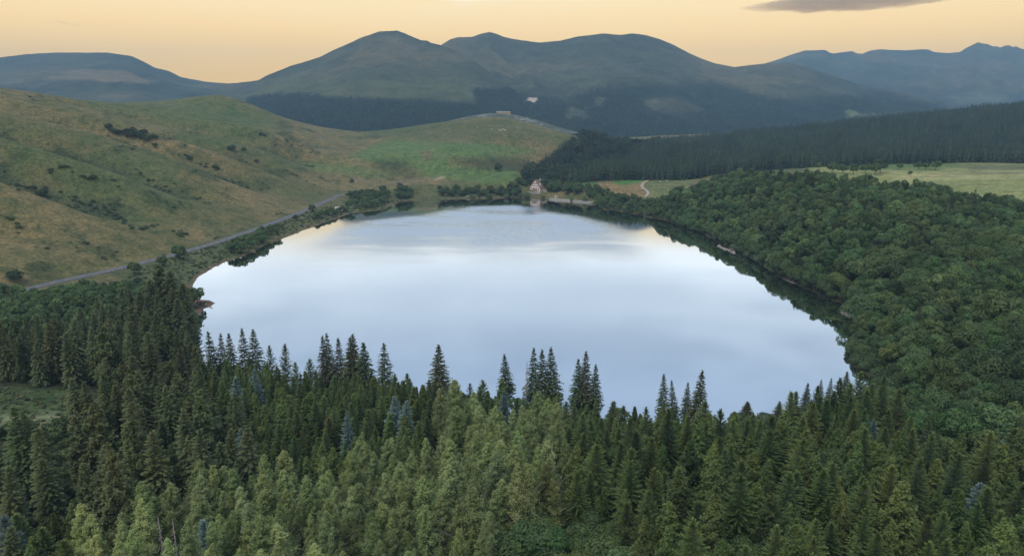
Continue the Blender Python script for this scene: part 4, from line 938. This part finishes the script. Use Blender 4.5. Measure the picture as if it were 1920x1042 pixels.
# near-shore thicket
for i in range(60):
    px = GS.uniform(850, 1450); lo = np.interp(px, [850, 1000, 1100, 1250, 1450], [757, 765, 779, 790, 796]); 
    bush(px, lo + GS.uniform(0, 14), GS.uniform(4, 7), 'bushy green shrub in the thicket along the near shore', z0=1, name='shrub', group='thicket along the near shore', tone=GS.uniform(0.8, 1.15), wide=GS.uniform(0.9, 1.2))
for i, (px, py, h) in enumerate([(212,252,6),(222,256,7),(236,254,6.5),(246,258,7),(256,256,7.5),(266,262,7),(278,264,6.5),(288,262,6),(204,244,6),(250,248,5.5),(270,252,6)]):
    slope_bush(px, py, 950, h, 'dark shrub in the thicket high on the grassy hillside', group='thicket high on the hillside', tone=0.6, wide=1.3)
for px, py, h, lab in ((435,284,8.5,'largest lone dark bush on the hillside'),(457,284,5,'small lone bush beside the largest one on the hillside'),(482,306,5,'lone bush on the hillside below the pair'),(292,277,5,'low bush under the hillside thicket'),(205,240,5,'pointed bush above the hillside thicket'),
     (934,319,11,'lone dark round tree at the edge of the green meadow'),(490,254,5,'bush in the rocks on the rounded hump'),(497,257,4,'smaller bush in the rocks on the rounded hump'),(660,342,5,'bush above the road by the bare earth bank'),(176,340,5,'shrub low in the first gully'),(80,370,7,'grey willow bush in the near gully'),(355,300,6,'bush in the long gully of the hillside'),(405,318,5,'bush at the lower end of the long gully'),(28,525,7,'young dark tree at the top of the shrub belt')):
    slope_bush(px, py, 1000, h, lab, tone=0.6, wide=1.15)
scr = np.random.default_rng(8)
gl = [((20,350),(130,365),18),((140,370),(270,435),28),((270,425),(350,442),12),((90,318),(240,350),12),((330,290),(430,325),10),((240,318),(330,362),9),((10,405),(40,440),6)]
for (a, b, n) in gl:
    for i in range(n):
        t = scr.uniform(); slope_bush(a[0] + (b[0]-a[0])*t + scr.uniform(-8, 8), a[1] + (b[1]-a[1])*t + scr.uniform(-7, 7), 700, scr.uniform(1.2, 2.8), 'dark low shrub in a gully of the grassy hillside', group='shrubs in the hillside gullies', tone=0.85, wide=1.5, name='hillside_bush')

# ------------------------------------------------------------------ road, markings, tracks, dam
def ribbon(name, X, Y, half, mat, dz, spacing=3.0, flat=None, kind='structure', lift=0.0):
    X, Y = np.asarray(X, float), np.asarray(Y, float)
    s = np.concatenate([[0], np.cumsum(np.hypot(np.diff(X), np.diff(Y)))]); n = max(8, int(s[-1] / spacing)); t = np.linspace(0, s[-1], n)
    x, y = np.interp(t, s, X), np.interp(t, s, Y)
    for _ in range(6): x[1:-1] = (x[:-2] + 2 * x[1:-1] + x[2:]) / 4; y[1:-1] = (y[:-2] + 2 * y[1:-1] + y[2:]) / 4
    dx, dy = np.gradient(x), np.gradient(y); L = np.hypot(dx, dy); nx, ny = -dy / L, dx / L
    rows = []
    for q in (-1, -0.5, 0, 0.5, 1):
        xx, yy = x + nx * half * q, y + ny * half * q; zz = ground_z(xx, yy) if flat is None else np.full(n, flat)
        rows.append((xx, yy, zz))
    zz = np.maximum.reduce([r_[2] for r_ in rows]); zz = np.convolve(np.pad(zz, 2, mode='edge'), np.ones(5) / 5, 'valid') + dz
    V = np.stack([np.stack([r_[0], r_[1], zz], 1) for r_ in rows], 1).reshape(-1, 3)
    o = link(name, mesh_np(name, V, grid_faces(n, 5), [mat], True)); tag(o, kind=kind)
    return x, y, zz, nx, ny
M['asphalt'] = plain_mat('asphalt', (0.125, 0.12, 0.125), (0.085, 0.083, 0.09), 0.8, 0.8)
M['paint'] = plain_mat('road_paint', (0.75, 0.75, 0.72), (0.55, 0.55, 0.52), 1.0, 0.7)
M['gravel'] = plain_mat('gravel_track', (0.36, 0.31, 0.25), (0.26, 0.22, 0.17), 0.6, 0.9)
M['stone'] = plain_mat('dam_stone', (0.34, 0.32, 0.29), (0.22, 0.21, 0.19), 0.7, 0.85, 0.4)
x, y, z, nx, ny = ribbon('road', RX, RY, 4.1, M['asphalt'], 0.22)
b = MB(); st_ = 0
for i in range(0, len(x) - 1, 3):
    p0, p1 = i, i + 1
    for off in (0.0,):
        b.add([(x[p0]+nx[p0]*(off-0.10), y[p0]+ny[p0]*(off-0.10), z[p0]+0.012), (x[p1]+nx[p1]*(off-0.10), y[p1]+ny[p1]*(off-0.10), z[p1]+0.012), (x[p1]+nx[p1]*(off+0.10), y[p1]+ny[p1]*(off+0.10), z[p1]+0.012), (x[p0]+nx[p0]*(off+0.10), y[p0]+ny[p0]*(off+0.10), z[p0]+0.012)], [(0,1,2,3)])
tag(b.build('road_marking', M['paint']), kind='structure')
def track(pts, half, z0, mat='gravel', dz=0.25):
    X, Y = [], []
    for px, py in pts:
        ys = np.arange(500, 1500, 2.0); a, bb, c_ = at_depth(np.full(len(ys), px), np.full(len(ys), py), ys); g = ground_z(a, bb)
        i = int(np.argmax(g > c_)) if (g > c_).any() else int(np.argmin(np.abs(g - c_)))
        X.append(a[i]); Y.append(bb[i])
    return ribbon('track', X, Y, half, M[mat], dz, 2.0)
track([(1247,333),(1228,335),(1215,338),(1207,343),(1203,349),(1205,354),(1212,358),(1216,362),(1214,366),(1209,370)], 1.9, 18)
track([(585,410),(610,404),(640,396),(660,389)], 1.2, 2)
# dam: a low stone wall with a walkway along its crest
dx0, dy0 = [float(q) for q in at_height(1030, 373.5, 0.6)]; dx1, dy1 = [float(q) for q in at_height(1112, 380.5, 0.6)]
L = math.hypot(dx1 - dx0, dy1 - dy0); dm = empty('dam_wall', (dx0, dy0, 0), math.atan2(dy1 - dy0, dx1 - dx0)); tag(dm, 'low pale stone dam closing the far corner of the lake', 'dam')
MB().box(0, L, 0, 3.2, -3, 1.5).build('wall', M['stone'], dm)
MB().box(-0.3, L + 0.3, -0.2, 3.4, 1.505, 1.75).build('walkway', M['gravel'], dm)
for i in range(22): 
    q = i * L / 21
    MB().box(q - 0.08, q + 0.08, 3.0, 3.16, 1.755, 2.7).build('railing_post', M['stone'], dm)
MB().box(-0.1, L + 0.1, 3.04, 3.12, 2.705, 2.8).build('handrail', M['stone'], dm)

# ------------------------------------------------------------------ the house
M['render'] = plain_mat('white_render', (0.74, 0.68, 0.62), (0.66, 0.60, 0.54), 0.5, 0.9)
M['roof'] = plain_mat('roof_tiles', (0.27, 0.17, 0.13), (0.19, 0.12, 0.095), 1.2, 0.85, 0.5)
M['red'] = plain_mat('red_shutters', (0.30, 0.06, 0.05), (0.22, 0.045, 0.04), 2.0, 0.6)
M['glass'] = plain_mat('window_glass', (0.03, 0.035, 0.04), (0.05, 0.055, 0.06), 0.6, 0.15, 0, 0.5)
M['timber'] = plain_mat('timber', (0.13, 0.075, 0.05), (0.09, 0.055, 0.04), 2.0, 0.8)
M['white'] = plain_mat('white_metal', (0.78, 0.78, 0.77), (0.70, 0.70, 0.69), 1.5, 0.4)
M['rubber'] = plain_mat('rubber', (0.03, 0.03, 0.03), (0.02, 0.02, 0.02), 4, 0.8)
hx, hy = [float(q) for q in at_height(1003, 361, 4.5)]; hz = LOWZ(hx, hy)
house = empty('hotel_house', (hx, hy, hz), math.radians(-32)); tag(house, 'white gabled house with steep brown roof and red shutters on the far shore', 'house')
Wd, Dp, He, Hr = 15.0, 17.0, 6.2, 15.5      # gable faces -Y (towards the lake)
w = Wd / 2
MB().add([(-w,0,-1.5),(w,0,-1.5),(w,0,He),(0,0,Hr-0.4),(-w,0,He),(-w,Dp,-1.5),(w,Dp,-1.5),(w,Dp,He),(0,Dp,Hr-0.4),(-w,Dp,He)],
    [(0,1,2,3,4),(5,9,8,7,6),(0,5,6,1),(1,6,7,2),(2,7,8,3),(3,8,9,4),(4,9,5,0)]).build('wall', M['render'], house)
def slab(s):
    e = 0.7; k = (Hr - He) / w; x0, z0 = s * (w + e), He - k * e
    return MB().add([(0,-1.2,Hr),(x0,-1.2,z0),(x0,Dp+1.2,z0),(0,Dp+1.2,Hr),(0,-1.2,Hr-0.32),(x0,-1.2,z0-0.32),(x0,Dp+1.2,z0-0.32),(0,Dp+1.2,Hr-0.32)],
        [(0,1,2,3),(4,7,6,5),(0,4,5,1),(1,5,6,2),(2,6,7,3),(3,7,4,0)])
rf = slab(1).build('roof', M['roof'], house); slab(-1).build('roof', M['roof'], house)
MB().box(1.2, 2.3, 10, 11.1, 11, 16.5).build('chimney', M['render'], rf)
def window(x_, z_, wd=0.95, hh=1.25):
    f = MB().box(x_-wd/2-0.1, x_+wd/2+0.1, -0.10, -0.004, z_-0.1, z_+hh+0.1).build('window', M['timber'], house)
    MB().box(x_-wd/2, x_+wd/2, -0.125, -0.104, z_, z_+hh).build('pane', M['glass'], f)
    for s in (-1, 1): MB().box(x_+s*(wd/2+0.28)-0.16, x_+s*(wd/2+0.28)+0.16, -0.16, -0.004, z_-0.05, z_+hh+0.05).build('shutter', M['red'], f)
for z_, xs in ((0.7, (-5.2, -2.6, 2.6, 5.2)), (3.6, (-5.2, -1.8, 1.8, 5.2)), (6.6, (-3.0, 0, 3.0)), (9.6, (-1.4, 1.4))):
    for x_ in xs: window(x_, z_)
d_ = MB().box(-0.8, 0.8, -0.12, -0.004, -0.4, 2.2).build('door', M['red'], house)
for z_, hw in ((3.1, 3.4),):
    bl = MB().box(-hw, hw, -1.1, -0.006, z_-0.12, z_).build('balcony', M['render'], house)
    MB().box(-hw, hw, -1.1, -1.04, z_+0.002, z_+0.75).build('railing', M['red'], bl)
for y_ in (4.5, 11.5):
    dmz = MB().box(4.2, 6.0, y_-1.1, y_+1.1, 8.2, 10.4).build('dormer', M['render'], rf)
an = MB().box(w+0.02, w+8, 4, 13, -1.5, 3.4).build('annexe', M['stone'], house); MB().box(w+0.05, w+8.5, 3.6, 13.4, 3.41, 3.8).build('annexe_roof', M['roof'], an)
MB().box(-w-2, w+4, -6, -5.4, -2.5, 0.5).build('terrace_wall', M['stone'], house)

# second small white hut by the dam, white-walled cabin up the road
def hut(px, py, s, lab, rot=0.3):
    x, y = [float(q) for q in at_height(px, py, 4)]; z = LOWZ(x, y); o = empty('hut', (x, y, z), rot); tag(o, lab, 'hut')
    MB().add([(-s,-s,-0.5),(s,-s,-0.5),(s,s,-0.5),(-s,s,-0.5),(-s,-s,2.2),(s,-s,2.2),(s,s,2.2),(-s,s,2.2),(0,-s,3.1),(0,s,3.1)], [(0,1,5,8,4),(2,3,7,9,6),(1,2,6,5),(3,0,4,7)]).build('wall', M['render'], o)
    MB().add([(-s-.2,-s-.2,2.12),(0,-s-.2,3.2),(s+.2,-s-.2,2.12),(-s-.2,s+.2,2.12),(0,s+.2,3.2),(s+.2,s+.2,2.12)], [(0,1,4,3),(1,2,5,4)]).build('roof', M['roof'], o)
    MB().box(-0.4, 0.4, -s-0.06, -s-0.004, -0.3, 1.9).build('door', M['timber'], o)
hut(1043, 367, 1.6, 'tiny white hut at the house end of the dam')
hut(995, 339, 1.8, 'small white cabin beside the road above the house')

# parked vehicles
def car(px, py, lab, rot, s=1.0, tall=1.45, z0=4):
    x, y = [float(q) for q in at_height(px, py, z0)]; z = LOWZ(x, y) + 0.25; o = empty('camper_van' if tall > 2 else 'parked_car', (x, y, z), rot, s); tag(o, lab, 'camper' if tall > 2 else 'car')
    prof = [(-2.1,0.35),(2.1,0.35),(2.15,0.75),(1.3,0.9),(0.7,tall),(-1.5,tall),(-2.05,0.95)] if tall < 2 else [(-2.8,0.35),(2.8,0.35),(2.8,1.0),(2.2,1.3),(1.8,1.9),(2.2,2.2),(1.9,tall),(-2.8,tall)]
    n = len(prof); vs = [(a,-0.85,b_) for a, b_ in prof] + [(a,0.85,b_) for a, b_ in prof]
    MB().add(vs, [tuple(range(n)), tuple(range(2*n-1, n-1, -1))] + [(i, i+n, (i+1)%n+n, (i+1)%n) for i in range(n)]).build('body', M['white'], o)
    MB().box(-1.3, 0.6, -0.87, -0.853, 0.95, tall-0.1 if tall < 2 else 1.6).build('window', M['glass'], o); MB().box(-1.3, 0.6, 0.853, 0.87, 0.95, tall-0.1 if tall < 2 else 1.6).build('window', M['glass'], o)
    for a in (-1.35, 1.35):
        for q in (-0.8, 0.8): MB().tube([(a, q-0.1, 0.32),(a, q+0.1, 0.32)], [0.33, 0.33], 12).build('wheel', M['rubber'], o)
car(633, 391, 'white camper van parked between road and water beside a dark bush', 0.5, 1.0, 2.7, 3)
car(781, 348.5, 'pale car on the road shoulder by the dirt turning', 0.1)
car(815, 350, 'white car on the far road, nearer the house', 0.0)
def boat(px, py, lab, rot):
    x, y = [float(q) for q in at_height(px, py, 0.4)]; o = empty('rowing_boat', (x, y, max(0.05, LOWZ(x, y))), rot); tag(o, lab, 'boat')
    sec = [(-2.2,0.65,0.75),(-1,0.85,0.7),(0.6,0.85,0.75),(1.8,0.5,0.9),(2.5,0.04,1.05)]; vs, fs = [], []
    for a, ww, h in sec: vs += [(a,-ww,h),(a,-ww*0.6,0),(a,ww*0.6,0),(a,ww,h)]
    for i in range(4):
        for k in range(3): fs.append((i*4+k, i*4+k+1, i*4+k+5, i*4+k+4))
    fs.append((0,3,2,1)); MB().add(vs, fs).build('hull', M['white'], o)
    for a in (-1.2, 0.3): MB().box(a-0.15, a+0.15, -0.7, 0.7, 0.5, 0.56).build('thwart', M['timber'], o)
for px, py, rot, lab in ((836,370.5,0.6,'white rowing boat at the far shore, near the grove'),(843,369.5,1.2,'white rowing boat lying beside another near the grove'),(878,370.5,0.3,'white rowing boat below the dark row of trees'),(890,370,0.9,'white rowing boat below the dark row, nearer the house')): boat(px, py, lab, rot)

# cattle
M['hide'] = plain_mat('cattle_hide', (0.70, 0.66, 0.58), (0.55, 0.48, 0.40), 1.5, 0.9)
def cow_mesh():
    b = MB(); b.tube([(-1.15,0,1.05),(-0.95,0,1.08),(-0.4,0,1.0),(0.3,0,1.02),(0.8,0,1.12),(1.05,0,1.2),(1.35,0,1.42),(1.6,0,1.40),(1.95,0,1.18)], [0.12,0.38,0.44,0.42,0.40,0.30,0.19,0.17,0.09], 10)
    for a, q in ((-0.85,-0.22),(-0.85,0.22),(0.75,-0.2),(0.75,0.2)):
        k = -0.10 if a < 0 else 0.04
        b.tube([(a,q,0.95),(a+k*0.6,q,0.55),(a+k,q,0.28),(a+k*0.5,q,0)], [0.17,0.085,0.065,0.075], 7)
    b.tube([(-1.2,0,1.25),(-1.32,0,0.95),(-1.3,0,0.5)], [0.05,0.035,0.06], 5)
    for q in (-1, 1): b.tube([(1.5,0.14*q,1.5),(1.45,0.36*q,1.46)], [0.06,0.03], 5); b.tube([(1.58,0.1*q,1.54),(1.66,0.24*q,1.68)], [0.035,0.012], 5)
    return b.mesh('cow', M['hide'], True)
CM = cow_mesh()
def cow(px, py, lab, group):
    ys = np.arange(600, 1500, 1.0); x, y, z = at_depth(np.full(len(ys), px), np.full(len(ys), py), ys); g = ground_z(x, y); i = int(np.argmax(g > z)) if (g > z).any() else 500
    o = link('cow', CM); o.location = (float(x[i]), float(y[i]), float(g[i]) - 0.02); o.rotation_euler = (0, 0, GS.uniform(0, 6.28)); tag(o, lab, 'cow', group)
for px, py, lab in ((895.6,239,'pale cow grazing alone high on the grassy knoll'),(922,243.5,'pale cow apart from the herd on the knoll'),(936,245.5,'pale cow of the close herd on the knoll'),(939,243.8,'pale cow of the close herd on the knoll'),(940,246.5,'pale cow of the close herd on the knoll'),(944,243.6,'pale cow of the close herd on the knoll'),(947,245.3,'pale cow of the close herd on the knoll'),(948.5,255.6,'pale cow low on the knoll under the herd')): cow(px, py, lab, 'cattle on the knoll')
for px, py, lab in ((1269,335.5,'white cow at the top edge of the field by the track'),(1290,335.5,'white cow at the corner of the field next to the wood'),(1238,342,'pale cow in the field nearest the track bend'),(1251,340.5,'pale cow in the middle of the field by the track')): cow(px, py, lab, 'cattle in the field')

# boulders along the stony bits of shore
M['rock'] = plain_mat('boulder_rock', (0.34, 0.29, 0.26), (0.20, 0.17, 0.155), 0.9, 0.9, 0.5)
def rock_mesh(seed):
    r = np.random.default_rng(seed); b = MB().blob((0,0,0.25), 1.0, 9, 6, (1,0.8,0.6)); b.v = [(v[0]*(1+r.normal(0,.12)), v[1]*(1+r.normal(0,.12)), v[2]*(1+r.normal(0,.12))) for v in b.v]; return b.mesh('boulder', M['rock'])
RK = [rock_mesh(i) for i in range(4)]
rr_ = np.random.default_rng(3)
for sx, sy, n, sp2, lab in ((1362,467,22,(16,7),'pale boulder in the rock spill half way along the wooded shore'),(1592,590,18,(14,5),'boulder on the stony point of the wooded shore'),(388,572,14,(12,5),'flat stone on the brown spit'),(420,494,16,(40,14),'stone on the brown shore edge below the road')):
    for i in range(n):
        q = rr_.uniform(-1, 1); px, py = sx + q * sp2[0], sy + (q * sp2[1] if sx != 420 else -q * sp2[1]) + rr_.uniform(-2, 1.5)
        x, y = [float(k) for k in at_height(px, py, 0.3)]; o = link('boulder', RK[i % 4]); s = rr_.uniform(0.5, 1.5) * (0.5 if sx in (388, 420) else 1)
        o.location = (x, y, max(-0.1, LOWZ(x, y)) - 0.05); o.scale = (s, s, s); o.rotation_euler = (0, 0, rr_.uniform(0, 6)); tag(o, lab, 'boulder', lab.split(' in the')[0] + ' group ' + {1362:'in the rock spill',1592:'on the stony point',388:'on the spit',420:'by the road shore'}[sx])

# quarry buildings at the rocky shoulder behind the knoll
M['ochre'] = plain_mat('ochre_wall', (0.52, 0.40, 0.25), (0.42, 0.32, 0.2), 0.2, 0.9)
x, y, z = [float(q) for q in at_depth(944, 208.5, 1790)]
qb = empty('quarry_shed', (x, y, LOWZ(x, y)), 0.1); tag(qb, 'long ochre shed on the rocky shoulder behind the knoll', 'shed')
MB().add([(-17,-5,-3),(17,-5,-3),(17,5,-3),(-17,5,-3),(-17,-5,4.5),(17,-5,3.2),(17,5,3.2),(-17,5,4.5)], [(0,1,5,4),(1,2,6,5),(2,3,7,6),(3,0,4,7)]).build('wall', M['ochre'], qb)
MB().add([(-18,-6,4.6),(18,-6,3.3),(18,0,5.2),(-18,0,6.5),(18,6,3.3),(-18,6,4.6)], [(0,1,2,3),(3,2,4,5)]).build('roof', M['stone'], qb)

# ------------------------------------------------------------------ cloud
for nm_, den_ in (('cloud', 0.0026), ('wisp', 0.0010)):
    m, nt, nd, lk = new_mat(nm_ + '_vapour'); out = N(nd, 'ShaderNodeOutputMaterial'); v = N(nd, 'ShaderNodeVolumePrincipled')
    v.inputs['Color'].default_value = (0.92, 0.72, 0.42, 1); v.inputs['Density'].default_value = den_; lk.new(v.outputs[0], out.inputs['Volume']); M[nm_] = m
def cloud(px, py, Y, wide, high, seed, lab, vap='cloud'):
    x, y, z = [float(q) for q in at_depth(px, py, Y)]; r = np.random.default_rng(seed); b = MB()
    nn, mm = 96, 40; vs, fs = [], []
    for j in range(mm + 1):
        t = math.pi * j / mm
        for k in range(nn):
            q = 2 * math.pi * k / nn; dx_, dy_, dz_ = math.sin(t) * math.cos(q), math.sin(t) * math.sin(q), math.cos(t)
            bump = 1 + 1.3 * float(fbm(np.array(dx_ * 6 + 9), np.array(dy_ * 3 + dz_ * 4 + seed), seed, 5))
            vs.append((dx_ * wide * (1 + 0.10 * bump), dy_ * 520 * bump, dz_ * high * bump * (0.55 if dz_ < 0 else 1.0) * max(0.05, 1 - abs(dx_) ** 1.6 * 0.7) + dx_ * high * 0.42))
    for j in range(mm):
        for k in range(nn): fs.append((j*nn+k, (j+1)*nn+k, (j+1)*nn+(k+1)%nn, j*nn+(k+1)%nn))
    b.add(vs, fs); o = b.build('cloud', M[vap], None, True); o.location = (x, y, z); tag(o, lab, 'cloud')
cloud(1592, 7, 16000, 2250, 260, 2, 'long flat grey-brown cloud over the jagged far ridge')
cloud(128, 45, 17000, 170, 22, 5, 'tiny thin cloud above the flat-topped mountain', 'wisp')

# ------------------------------------------------------------------ haze
m, nt, nd, lk = new_mat('haze_air'); out = N(nd, 'ShaderNodeOutputMaterial'); v = N(nd, 'ShaderNodeVolumePrincipled')
v.inputs['Color'].default_value = (0.37, 0.66, 1.0, 1); v.inputs['Density'].default_value = 1.0e-4; lk.new(v.outputs[0], out.inputs['Volume'])
o = MB().box(-7000, 7000, -400, 8300, -60, 860).build('haze', m); tag(o, kind='stuff'); tag(o, 'thin blue evening air that veils the far mountains', 'haze')

# ------------------------------------------------------------------ sky, sun
w_ = bpy.data.worlds.new('World'); scene.world = w_; w_.use_nodes = True; nt = w_.node_tree; nd, lk = nt.nodes, nt.links; nd.clear()
out = N(nd, 'ShaderNodeOutputWorld'); bg = N(nd, 'ShaderNodeBackground'); tc = N(nd, 'ShaderNodeTexCoord')
sx = N(nd, 'ShaderNodeSeparateXYZ'); lk.new(tc.outputs['Generated'], sx.inputs[0])
as_ = N(nd, 'ShaderNodeMath', operation='ARCSINE'); lk.new(sx.outputs['Z'], as_.inputs[0])
dv = N(nd, 'ShaderNodeMath', operation='DIVIDE'); lk.new(as_.outputs[0], dv.inputs[0]); dv.inputs[1].default_value = math.pi / 2
mpn = N(nd, 'ShaderNodeMapping'); mpn.inputs['Scale'].default_value = (2.0, 2.0, 14.0); lk.new(tc.outputs['Generated'], mpn.inputs[0])
nz = noise(nt, 2.2, 5, 0.55, mpn.outputs[0], 0.4)
sb = N(nd, 'ShaderNodeMath', operation='MULTIPLY_ADD'); lk.new(nz, sb.inputs[0]); sb.inputs[1].default_value = 0.02; sb.inputs[2].default_value = -0.010
ad = N(nd, 'ShaderNodeMath', operation='ADD'); lk.new(dv.outputs[0], ad.inputs[0]); lk.new(sb.outputs[0], ad.inputs[1])
D = lambda d: d / 90.0
g = ramp(nt, ad.outputs[0], [(0.0, (1.42, 0.77, 0.03)), (D(3.5), (1.47, 0.86, 0.11)), (D(6.5), (1.54, 1.00, 0.31)), (D(9.0), (1.42, 1.07, 0.52)), (D(10.4), (1.58, 1.56, 1.46)), (D(11.6), (1.48, 1.53, 1.54)), (D(13.2), (1.15, 1.25, 1.33)), (D(16), (0.78, 0.88, 1.0)), (D(20), (0.59, 0.71, 0.89)), (D(25.5), (0.50, 0.63, 0.84)), (D(48), (0.50, 0.62, 0.82)), (1.0, (0.44, 0.58, 0.80))])
sky = N(nd, 'ShaderNodeTexSky', sky_type='NISHITA'); sky.sun_disc = False; SUN_EL, SUN_ROT = math.radians(62), math.radians(-140)
sky.sun_elevation = SUN_EL; sky.sun_rotation = SUN_ROT
sk = mix_rgb(nt, sky.outputs[0], (0.006, 0.006, 0.006), 1.0, 'MULTIPLY')
mp3 = N(nd, 'ShaderNodeMapping'); mp3.inputs['Scale'].default_value = (2.6, 2.6, 11.0); mp3.inputs['Location'].default_value = (3.1, 0.7, 0.4); lk.new(tc.outputs['Generated'], mp3.inputs[0])
cl = ramp(nt, noise(nt, 1.7, 4, 0.5, mp3.outputs[0], 0.3), [(0.37, (0.85, 0.865, 0.885)), (0.56, (1.05, 1.05, 1.04))])
hi = ramp(nt, dv.outputs[0], [(D(9.0), 0.0), (D(12.0), 1.0)])
g = mix_rgb(nt, g, mix_rgb(nt, g, cl, 1.0, 'MULTIPLY'), hi)
fin = mix_rgb(nt, g, sk, 1.0, 'ADD'); lk.new(fin, bg.inputs['Color']); bg.inputs['Strength'].default_value = 1.0; lk.new(bg.outputs[0], out.inputs[0])
sun = bpy.data.lights.new('sun', 'SUN'); sun.energy = 2.2; sun.angle = math.radians(36); sun.color = (1.0, 0.94, 0.84)
so = bpy.data.objects.new('sun', sun); COL.objects.link(so)
sd = Vector((math.sin(SUN_ROT) * math.cos(SUN_EL), math.cos(SUN_ROT) * math.cos(SUN_EL), math.sin(SUN_EL)))
so.rotation_euler = sd.to_track_quat('Z', 'Y').to_euler(); so.location = (0, 0, 400)

# ------------------------------------------------------------------ camera and render settings
cam = bpy.data.cameras.new('camera'); co_ = bpy.data.objects.new('camera', cam); COL.objects.link(co_)
cam.sensor_width = 36; cam.lens = 24; cam.clip_start = 1; cam.clip_end = 60000
co_.location = (0, 0, CAMH); co_.rotation_euler = (math.pi / 2 - PITCH, 0, 0); scene.camera = co_
vs_ = scene.view_settings; vs_.view_transform = 'Standard'; vs_.look = 'None'; vs_.exposure = 0; vs_.gamma = 1; vs_.use_curve_mapping = False
cy = scene.cycles
cy.use_denoising = True; cy.max_bounces = 5; cy.diffuse_bounces = 2; cy.glossy_bounces = 2; cy.transmission_bounces = 2; cy.volume_bounces = 0; cy.transparent_max_bounces = 4
cy.use_adaptive_sampling = True; cy.adaptive_threshold = 0.01; cy.sample_clamp_indirect = 4
